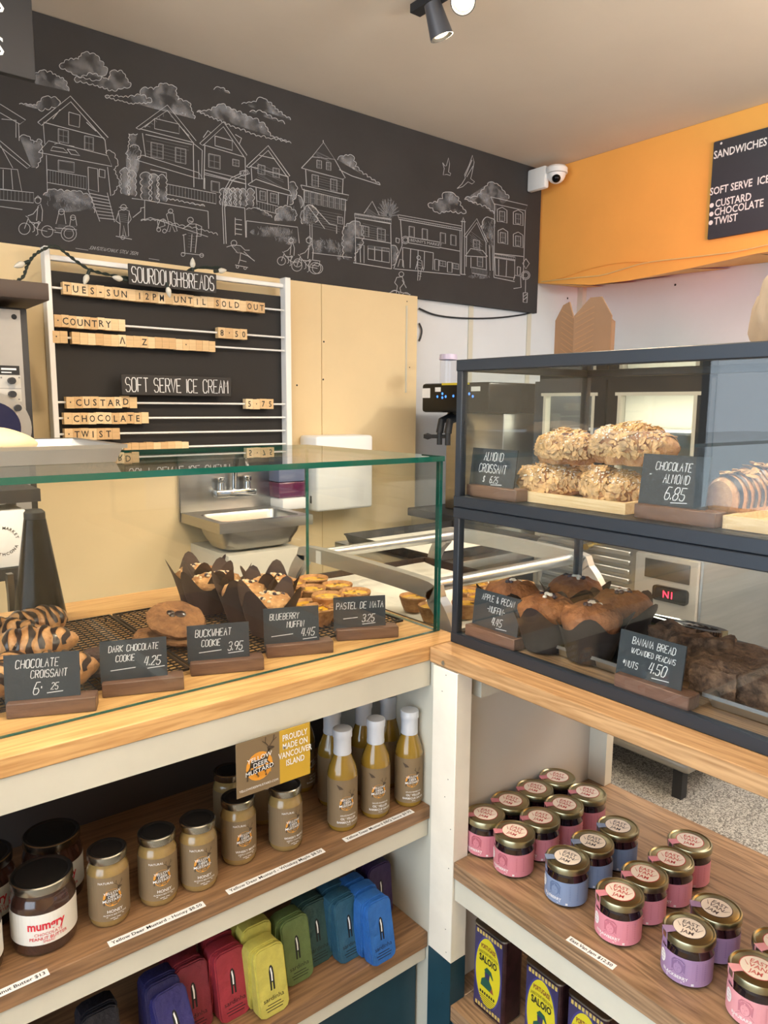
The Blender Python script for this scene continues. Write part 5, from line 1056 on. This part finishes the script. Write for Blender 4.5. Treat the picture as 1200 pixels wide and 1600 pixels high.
def puff(q, pts, k=7, w_=1.0, fill=True):
    P = [T_(q, *p) for p in pts]; out = []
    for i in range(len(P)-1):
        a, b = Vector(P[i]), Vector(P[i+1]); D = b-a; c = max(1, round(D.length/random.uniform(7, 10)))
        for e in range(c):
            d = D/c; n = Vector((d.y, -d.x)); o = a+d*e; am = random.uniform(.16, .42)
            for j in range(5): f = j/5; out.append(tuple(o+d*f+n*(am*sin(pi*f))))
    out.append(P[-1]); ch.line(out, w_, on)
    if fill: sm.poly(out, on2)
def scrub(q, x, y, rx, ry, n=22):
    for i in range(n):
        a = random.uniform(0, 6.28); r = random.uniform(.2, 1); X, Y = x+rx*r*cos(a), y+ry*r*sin(a); dm.line([T_(q, X, Y), T_(q, X+random.uniform(-6, 6), Y-random.uniform(4, 14))], .6, on)
    sm.poly([T_(q, x+rx*cos(k*.5236), y+ry*sin(k*.5236)) for k in range(12)], on2)
def ring(q, x, y, r, w_=.9):
    ch.line([T_(q, x+r*cos(k*.3927), y+r*sin(k*.3927)) for k in range(16)], w_, on, True)
# clouds
puff(A, [(185, 205), (215, 188), (245, 185), (262, 165), (300, 172), (335, 225), (300, 250), (240, 235), (185, 205)]); puff(A, [(232, 248), (290, 232), (340, 250), (350, 220), (385, 228), (408, 270), (350, 280), (290, 262), (232, 248)])
puff(A, [(108, 235), (130, 220), (165, 232), (200, 250), (215, 285)]); sm.poly([T_(A, *p) for p in ((108, 235), (160, 225), (215, 285), (110, 262))], on2)
puff(A, [(60, 325), (115, 330), (140, 302), (180, 310), (182, 330), (120, 342)]); puff(A, [(328, 300), (400, 305), (440, 298), (445, 275), (480, 280), (510, 262), (545, 270), (555, 312), (590, 320), (607, 372)]); puff(A, [(440, 298), (475, 318), (410, 322), (328, 300)])
puff(A, [(615, 350), (660, 345), (690, 325), (740, 350), (790, 372), (830, 395), (845, 425), (910, 448)]); puff(A, [(615, 350), (720, 395), (800, 425), (910, 448)], fill=False); puff(A, [(755, 325), (800, 318), (825, 308), (850, 330), (870, 350), (908, 375)]); puff(A, [(780, 350), (820, 350), (850, 370), (890, 388)])
puff(A, [(668, 280), (690, 275), (718, 292)]); puff(A, [(1055, 500), (1075, 488), (1100, 485), (1110, 520), (1135, 545), (1188, 578)]); dr(A, '1060,530 1100,550 1188,578')
puff(B, [(765, 405), (800, 400), (820, 385), (840, 360), (870, 375), (885, 410), (908, 438), (850, 430), (800, 435), (765, 405)]); puff(B, [(902, 388), (950, 378), (975, 350), (1000, 322), (1030, 335), (1068, 385)]); sm.poly([T_(B, *p) for p in ((902, 388), (1000, 322), (1068, 385), (1010, 440))], on2); puff(B, [(902, 388), (950, 408), (985, 420), (1012, 442)], fill=False)
# houses, left part
dr(A, '0,325 80,375 62,388 0,352;0,440 95,520 85,526 0,458;0,452 40,525;58,385 60,440;0,525 55,530 68,598 0,590;10,530 10,590;35,530 40,592;0,645 70,655'); bal(A, 0, 592, 105, 602, 32, 9); dr(A, '5,372 50,376 50,430'); sm.poly([T_(A, *p) for p in ((60, 425), (130, 440), (130, 520), (100, 525))], on2)
puff(A, [(60, 430), (85, 425), (105, 450), (125, 435), (132, 480), (112, 525)], 5, fill=False)
dr(A, '118,382 220,300 338,430 328,438 221,318 130,392 118,382;136,382 326,432;135,386 140,450;328,438 333,482;215,350 250,360 248,398 215,390 215,350;165,372 188,342;270,382 300,410', 1.1); win(A, 182, 402, 32, 40); win(A, 264, 424, 28, 42)
dr(A, '120,476 152,440 336,486 350,520 120,476;165,458 198,464 212,478 158,470 165,458;210,466 235,470 250,486 222,482 210,466;145,485 148,600;336,522 346,612;170,450 188,446;215,455 232,458'); win(A, 182, 500, 50, 32, .15, 0); bal(A, 148, 530, 270, 552, 40, 14)
dr(A, '275,522 305,528 308,600 277,592 275,522;310,528 328,532 328,556 310,552 310,528;275,592 312,692;335,602 358,694'); [dr(A, '%d,%d %d,%d' % (279+i*4.5, 604+i*11, 340+i*2.8, 616+i*10)) for i in range(8)]
puff(A, [(135, 610), (160, 592), (200, 600), (240, 598), (280, 615), (295, 665)], 5); scrub(A, 215, 635, 75, 28, 40); puff(A, [(330, 478), (350, 475), (368, 510), (355, 530), (372, 570), (350, 610)], 5, fill=False)
puff(A, [(430, 418), (402, 418), (400, 455), (392, 480), (405, 510), (400, 540)], 5); puff(A, [(405, 460), (430, 455), (440, 480), (425, 500)], 5, fill=False); scrub(A, 415, 500, 22, 55, 24)
dr(A, '425,400 523,328 613,440 604,446 523,345 436,405 425,400;436,402 606,446;483,370 560,388 560,418 483,402 483,370;445,416 455,490;604,448 606,585;604,448 632,470 630,560;455,420 600,452;452,398 482,372;560,392 590,425', 1.1)
for i in range(5): dm.line([T_(A, 455+i*14, 392-i*9), T_(A, 470+i*10, 397-i*8)], .7, on); dm.line([T_(A, 532+i*14, 362+i*14), T_(A, 545+i*12, 372+i*14)], .7, on)
win(A, 472, 444, 38, 46); win(A, 548, 460, 33, 46); dr(A, '430,490 446,485 622,540 634,560 612,556 432,502 430,490;620,500 622,560;470,530 520,540 520,560'); hatch(A, 455, 425, 600, 455, 60, 6)
for x, y, w_, h in ((380, 530, 22, 75), (402, 535, 20, 72), (445, 540, 25, 82), (470, 545, 22, 84), (494, 552, 24, 72)): puff(A, [(x, y+h), (x, y), (x+w_, y+4), (x+w_, y+h+6)], 4); 
bal(A, 522, 575, 675, 605, 32, 16); dr(A, '640,540 770,575;640,556 640,592;412,620 452,625 452,690;452,625 650,660;650,660 652,715;440,690 470,680 650,740;415,680 440,660 440,650 452,648;700,640 765,650;765,650 768,742;735,680 735,735;735,685 756,688;735,700 756,703;735,715 756,718;735,730 756,733'); puff(A, [(520, 622), (560, 630), (610, 640), (640, 645)], 5); puff(A, [(440, 688), (500, 690), (560, 705), (640, 722), (680, 735)], 5, fill=False)
dr(A, '624,448 698,380 772,485 764,492 698,396 634,455 624,448;634,452 762,490;640,455 637,590;766,492 768,590;635,430 650,408 660,416;735,420 755,432 748,450;672,425 726,440 726,470 672,455 672,425', 1.1); win(A, 652, 480, 36, 42); win(A, 727, 497, 20, 20); dr(A, '637,530 768,562;637,545 768,575'); win(A, 660, 565, 26, 32, .2, 0)
for x in (690, 705, 720, 735, 752, 775): puff(A, [(x, 640), (x+2, 590), (x+14, 592), (x+15, 645)], 3)
dr(A, '700,762 695,650 700,596 722,556 756,540;707,762 702,650 707,600 728,562 760,546;750,536 772,531 780,542 760,550 750,545 750,536', 1.1); ring(A, 767, 541, 6)
dr(A, '770,520 838,455 906,550 898,553 838,470 778,524 770,520;780,520 900,552;785,525 788,570;900,552 902,592;775,576 800,560 905,596 912,612 780,580 775,576;800,585 803,640;835,595 836,640;870,603 870,640;900,612 898,640;810,485 860,497', 1.1); win(A, 806, 514, 22, 28); win(A, 853, 524, 20, 28); hatch(A, 790, 500, 890, 545, 50, 7); bal(A, 803, 628, 870, 645, 24, 8); win(A, 812, 596, 18, 28); win(A, 845, 603, 20, 28)
puff(A, [(770, 655), (800, 650), (830, 665), (850, 680)], 5); puff(A, [(860, 690), (870, 650), (900, 645), (925, 665), (920, 690)], 5); scrub(A, 895, 672, 30, 20); dr(A, '770,690 930,710 935,760;770,690 770,742'); scrub(A, 850, 725, 70, 16, 36); scrub(A, 895, 752, 34, 14); puff(A, [(905, 570), (925, 580), (925, 610), (905, 640)], 4)
dr(A, '975,490 1011,445 1046,498 975,490;942,525 975,490;1046,498 1079,556 1070,560 942,525;1010,445 1010,438;955,530 958,580;1072,560 1070,606;940,578 1090,610 1085,626 945,592 940,578;950,590 950,690;1080,622 1075,715;975,640 1030,700;960,640 1015,715;1030,700 1052,705 1052,730', 1.1)
win(A, 990, 500, 15, 24); win(A, 1020, 506, 14, 24); win(A, 975, 545, 20, 36); win(A, 1033, 558, 20, 36); hatch(A, 985, 470, 1036, 490, 18, 5); hatch(A, 960, 530, 1070, 556, 70, 9); [win(A, 952+i*19, 596+i*4, 14, 36, .2, 1, .7) for i in range(7)]; hatch(A, 955, 645, 1075, 668, 60, 8); win(A, 1055, 676, 16, 22)
puff(A, [(945, 700), (940, 670), (965, 640), (990, 655), (985, 695)], 5); scrub(A, 965, 675, 24, 26, 34); dr(A, '968,700 970,770;975,700 976,770'); scrub(A, 1020, 770, 60, 22, 40); puff(A, [(930, 610), (945, 625), (940, 650)], 4); dr(A, '975,790 1100,805'); scrub(A, 1060, 780, 10, 35)
# market street on the right
puff(B, [(450, 610), (448, 500), (470, 478), (500, 470), (520, 500), (515, 560), (490, 590), (488, 620)], 5); sm.poly([T_(B, *p) for p in ((450, 600), (455, 490), (510, 480), (512, 570), (485, 595))], on2)
dr(B, '490,440 628,462 628,480 490,456 490,440;525,440 556,395 583,448;492,458 494,628;625,482 628,648;485,625 628,648;494,530 626,552;500,556 525,560 525,626;510,560 512,624;540,560 620,572 620,625 540,612 540,560;565,564 565,616;592,568 592,620', 1.0); hatch(B, 530, 415, 580, 440, 26, 6); bal(B, 492, 444, 626, 465, 12, 22); win(B, 515, 485, 28, 38); win(B, 575, 495, 30, 44); hatch(B, 500, 470, 620, 490, 55, 6); bal(B, 540, 560, 620, 572, 12, 14)
for a in range(13): an = -pi/2+(a-6)*.28; dm.line([T_(B, 615, 450), T_(B, 615+42*cos(an), 440+55*sin(an))], 1.0, on)
scrub(B, 615, 425, 30, 38, 40); puff(B, [(628, 560), (650, 575), (645, 610), (632, 635)], 4)
dr(B, '652,445 892,488 892,505 656,462 652,445;662,465 668,560;668,560 636,648;885,505 886,668;640,648 886,672;690,528 808,548 808,570 690,550 690,528;670,568 785,588;670,568 670,640;700,574 698,645;728,578 726,648;752,582 750,650;785,588 783,652;790,612 805,614 805,655 790,652 790,612;838,622 855,624 855,662 838,660 838,622;808,568 885,582', 1.0)
bal(B, 656, 455, 890, 497, 8, 34); [win(B, x, y, 20, 38, .18, 0) for x, y in ((694, 488), (743, 497), (811, 512), (850, 520))]; win(B, 808, 616, 24, 20); win(B, 858, 626, 22, 20); ring(B, 680, 540, 14); ring(B, 680, 540, 9); dr(B, '645,532 658,536 656,552 645,548 645,532;652,640 660,612 672,616 674,645')
q0 = T_(B, 700, 545); ch.text("BENNY'S MARKET", 6.2, lambda x, y: on(q0[0]+x, q0[1]+x*.17-y), 0, 0, 'L')
dr(B, '893,470 897,455 902,470 902,668 890,668 893,470;888,470 906,472;888,668 906,670;900,525 948,460 990,548 984,552 948,474 906,530 900,525;910,525 908,640;982,552 984,650;905,600 925,572 970,580 988,602;910,600 985,604;926,605 926,645', 1.0); win(B, 935, 538, 24, 30); win(B, 950, 602, 20, 36); hatch(B, 920, 500, 975, 540, 60, 8); bal(B, 930, 642, 985, 652, 22, 10); scrub(B, 960, 678, 45, 8)
puff(B, [(968, 500), (972, 465), (1000, 458), (1015, 480)], 5); scrub(B, 995, 520, 20, 55, 36); dr(B, '995,560 998,655;1008,560 1008,655')
dr(B, '1000,378 1138,410 1130,430 1012,404 1000,378;1015,405 1012,680;1130,430 1122,690;1012,680 1090,696;1015,590 1122,602;1015,603 1090,614 1090,682 1018,672 1015,603;1030,612 1030,672;1060,616 1058,676;1100,640 1112,642 1110,672 1100,670 1100,640;1086,690 1090,672 1112,676 1114,718 1086,722', 1.0); bal(B, 1015, 592, 1092, 604, 14, 12)
for x, y in ((1025, 425), (1085, 435), (1028, 505), (1085, 518)): dr(B, '%d,%d %d,%d %d,%d %d,%d %d,%d %d,%d %d,%d' % (x, y, x+18, y-8, x+36, y+4, x+36, y+52, x+18, y+46, x, y+46, x, y)); win(B, x+8, y+6, 20, 36, .15, 1)
dr(B, '1132,610 1145,628 1132,648 1120,628 1132,610;1131,690 1130,738;1122,738 1138,738 1136,775 1122,773 1122,738;1124,752 1136,742;1124,764 1136,754', 1.0); ring(B, 1131, 672, 16); ring(B, 1131, 672, 11)
# birds
dr(B, '820,250 826,272 822,296 835,294 848,298 850,290 842,285 846,255 842,232 834,262 828,262 820,250;874,347 892,330 905,308 902,295 918,262 932,222 938,248 930,290 925,310 940,322 930,330 915,322 895,340 874,347;905,300 930,240;910,304 934,262', 1.0)
# people on the street
def rider(q, x, y, k, sm_=0):
    r = 17*k; ring(q, x-34*k, y+14*k, r); ring(q, x+34*k, y+22*k, r); J = lambda s: dr(q, ';'.join(' '.join('%f,%f' % (x+float(p.split(',')[0])*k, y+float(p.split(',')[1])*k) for p in st.split()) for st in s.split(';')), 1.0)
    J('-34,14 -22,-18 -30,-24;-22,-14 4,16 34,22;4,16 10,-8;-20,-6 8,-2;2,-10 6,-52 14,-60 20,-40 18,-8;8,-50 -8,-30 -24,-24;10,-8 -6,0 -4,20 -10,24;14,-6 4,10 6,30 0,34'); ring(q, x+6*k, y-70*k, 9*k); J('-4,-74 6,-84 17,-74')
rider(A, 112, 700, 1.05); ring(A, 215, 730, 24); ring(A, 215, 730, 15); dr(A, '172,712 240,718;175,700 185,660 200,662 206,700;218,705 222,678 236,680 240,705;170,725 190,728;150,715 175,720'); ring(A, 192, 662, 9); ring(A, 228, 680, 8); hatch(A, 175, 700, 240, 706, 20, 5)
dr(A, '370,660 376,700 374,738 384,738 386,705 394,740 402,738 400,700 404,660 388,652 370,660;370,665 362,690 376,700;404,665 410,685 400,700;362,738 412,748;372,648 400,650', 1.0); ring(A, 386, 648, 9); ring(A, 384, 742, 6); hatch(A, 372, 665, 402, 668, 30, 5)
dr(A, '520,670 528,700 522,722 530,724 536,700 546,724 554,722 544,690 542,668 530,662 520,670;490,715 500,690 520,690;492,690 510,685 516,705 495,712 492,690'); ring(A, 533, 660, 7); ring(A, 496, 718, 6); ring(A, 514, 722, 6)
dr(A, '582,708 592,700 612,700 616,730 610,790;600,732 596,788;582,708 570,715;574,735 578,795;570,735 582,732;566,790 636,798;612,700 630,708 628,738 612,738;590,690 604,694', 1.0); ring(A, 595, 688, 9); ring(A, 572, 795, 6); ring(A, 630, 798, 6); hatch(A, 586, 706, 612, 708, 70, 8)
dr(A, '708,772 730,765 752,768 766,782 780,782;724,768 742,790 752,790 750,810 745,825;752,790 775,800 796,816;762,786 784,806;735,828 775,836;748,812 770,818'); ring(A, 731, 760, 9); ring(A, 742, 834, 4); ring(A, 766, 838, 4); hatch(A, 732, 770, 752, 774, 20, 4)
rider(A, 905, 805, .75); rider(A, 960, 818, .95); dr(A, '975,812 1000,816 996,832 974,828'); ring(A, 985, 838, 18)
dr(B, '640,700 648,680 668,678 676,700 660,720 664,740;640,700 650,712 646,740;668,690 684,720;620,738 640,730 700,745'); ring(B, 665, 668, 9); ring(B, 640, 746, 18); ring(B, 682, 752, 15)
dr(B, '724,622 728,660 726,692 734,690 738,660 744,640 742,618 730,612 724,622;742,630 748,655;724,628 718,650'); ring(B, 730, 606, 7); hatch(B, 726, 618, 742, 622, 60, 6, ch)
q1 = T_(A, 278, 778); ch.chalk('JOHNSTEW/CHALK STEW 2024', 5, lambda x, y: on(q1[0]+x, q1[1]+x*.13-y), 0, 0, .55, 'L', .25, 1.3, .75, .5); dr(A, '236,776 276,782;465,808 498,813', .7)
ch.build('chalk_lines', None, t, True); dm.build('faint_chalk_lines', None, t, True); s_ = sm.build('chalk_shading', None, t, True); s_['kind'] = 'stuff'
# ---------------------------------------------------------------- peg letter board
YP = 2.50
t = thing('letter_board', 'black menu board in a white frame with white rods holding wooden letter blocks', 'menu board', (1.08, YP, 1.15))
MB().box(.672, 1.498, YP+.024, YP+.036, 1.19, 1.772).build('black_panel', mat('board_black', (34, 32, 31), .7), t, True)
for x0, x1 in ((.644, .662), (1.498, 1.522)): MB().box(x0, x1, YP-.012, YP+.03, 1.185, 1.838, .002, 1).build('frame_post', M['white'], t, True)
MB().box(.662, 1.498, YP+.0, YP+.022, 1.80, 1.816, .002, 1).build('top_rail', M['white'], t, True)
RZ = [1.717, 1.616, 1.566, 1.3635, 1.313, 1.262, 1.211]
for z in RZ: MB().tube([(.655, YP, z), (1.505, YP, z)], .0035, 8).build('rod', M['white'], t, True)
tile0 = {}
ORD = 'first second third fourth fifth sixth seventh eighth ninth tenth eleventh twelfth'.split()
def ordn(i): return ORD[i] if i < 12 else '%dth' % (i+1) if (i+1) % 10 > 3 or i < 20 else '%d%s' % (i+1, ['th', 'st', 'nd', 'rd'][(i+1) % 10])
def tiles(s, px0, px1, r, what, grp):
    z = RZ[r]; x0, x1 = ony(px0, 560, YP-.0125).x, ony(px1, 560, YP-.0125).x; wd = (x1-x0)/len(s)
    seen = {}
    for i, c in enumerate(s):
        nm = 'blank block' if c == ' ' else 'dot block' if c == '\u00b7' else 'dash block' if c == '-' else 'letter %s block' % c if c.isalpha() else 'digit %s block' % {'1': 'one', '2': 'two', '5': 'five', '0': 'zero', '7': 'seven', '8': 'eight'}[c]
        o = thing('letter_block', 'pale wooden %s, %s block of %s' % (nm, ordn(i), what), 'letter block', (x0+wd*(i+.5), YP, z+random.uniform(-.0012, .0012)+(.004 if (c == 'D' and 'CUSTARD' in s) else 0)), 0, grp)
        h = .0185; m = MB(); k = wd/2-.0003
        for a, b, y0, y1, z0, z1 in ((-k, k, -.0125, -.0042, -h, h), (-k, k, .0042, .0125, -h, h), (-k, k, -.0042, .0042, .0042, h), (-k, k, -.0042, .0042, -h, -.0042)): m.box(a, b, y0, y1, z0, z1)
        m.build('block', mat('block_tone', [(228, 198, 152), (218, 186, 138), (234, 208, 166), (208, 172, 124)][random.randrange(4)], .6, var=.08, vscale=16, stretch=(1, 1, 14)), o)
        if c != ' ': MB().text(c, .030 if c.isalnum() else .034, lambda x, y: (x, -.0128, y), 0, -.0105, bold=.012, sx=.74 if c in 'MWO' else .9).build('letter', M['ink'], o)
V = 'the %s row'
tiles('TUES-SUN 12PM UNTIL SOLD OUT', 104, 415, 0, 'the top opening hours row', 'letter blocks, hours row'); tiles('\u00b7COUNTRY  ', 88, 198, 1, 'the COUNTRY row', 'letter blocks, country row'); tiles('8\u00b750', 342, 387, 1, 'the eight fifty bread price', 'letter blocks, bread price')
tiles('\u00b7 ', 84, 107.5, 2, 'the short pair left of the blank row', 'letter blocks, left pair'); tiles('      \u039b  Z     \u00b7    ', 114, 337, 2, 'the mostly blank third row', 'letter blocks, blank row')
tiles('\u00b7CUSTARD ', 100, 211.5, 3, 'the CUSTARD row', 'letter blocks, custard row'); tiles('5\u00b775', 383, 426.5, 3, 'the five seventy-five custard price', 'letter blocks, custard price')
tiles('\u00b7CHOCOLATE ', 95, 229, 4, 'the CHOCOLATE row', 'letter blocks, chocolate row'); tiles('\u00b7TWIST ', 95, 182.5, 5, 'the TWIST row', 'letter blocks, twist row'); tiles('         ', 188, 291, 6, 'the blank bottom row above the tray', 'letter blocks, bottom row')
def plaque(tx, tl, tr, bl, h, label, yp=.03):
    yp = YP-yp; a, b = ony(*tl, yp), ony(*tr, yp); z0 = ony(*bl, yp).z; t = thing('plaque', label, 'sign', (a.x, yp, z0)); W, H = b.x-a.x, (a.z+b.z)/2-z0
    MB().box(0, W, 0, .005, 0, H, .0015, 1).build('panel', mat('plaque_black', (40, 38, 37), .6), t); f = lambda x, y: (x, -.0006, y); m = MB().use(M['chalk'])
    L = sum(GW(c)+1.3 for c in tx)-1.3; k = h/6; m.chalk(tx, h, f, W/2, (H-h)/2, .0032, 'C', 0, 1.3, (W*.93)/(L*k), .05); m.build('lettering', None, t)
plaque('SOURDOUGH\u00b7BREADS', (200, 411.5), (338, 428), (200, 444), .048, 'black plaque reading sourdough breads at the top of the letter board', .055)
plaque('SOFT SERVE ICE CREAM', (189, 584), (361, 590), (189, 617), .046, 'black plaque reading soft serve ice cream in the middle of the letter board')
# string lights draped over the board
t = thing('string_lights', 'dark green string light cord with clear bulbs draped over the letter board', 'lights', (.8, 2.46, 1.8)); yl = 2.462; MM('cord_green', (28, 40, 34), .6)
paths = [((-20, 444), (0, 442), (22, 440), (36, 432), (42, 416), (52, 400), (66, 390)), ((66, 390), (85, 384), (100, 393), (118, 407), (140, 421), (165, 428), (200, 434), (240, 436), (262, 442), (300, 420), (345, 418))]
m = MB()
for pth in paths:
    P = curve([ony(px, py, yl) for px, py in pth], 8)
    for s in (0, pi): m.tube([p+Vector((.0028*cos(i*.9+s), 0, .0028*sin(i*.9+s))) for i, p in enumerate(P)], .0028, 6)
m.build('cord', M['cord_green'], t, True); cg = glass('bulb_glass', (.93, .93, .90), 2.2)
for px, py, dx, dy in ((44, 409, -16, 6), (139, 424, -6, 16), (197, 438, -12, -3), (261, 443, 4, 20), (301, 424, 0, -13), (336, 424, 10, -1)):
    yb_ = yl-(.034 if px == 261 else .004); a, b = ony(px, py, yb_), ony(px+dx, py+dy, yb_); d = (b-a).normalized(); m = MB().tube([a-d*.004, a+d*.012], .0055, 10); s_ = m.build('socket', M['cord_green'], t, True)
    m = MB(); m.X = Matrix.Translation(a+d*.012) @ d.to_track_quat('Z', 'Y').to_matrix().to_4x4(); m.lathe([(.0045, 0), (.009, .008), (.0095, .014), (.006, .026), (.0004, .034)], 16, False); m.build('bulb', mat('frosted_bulb', (214, 212, 200), .25, coat=.6), s_, True)
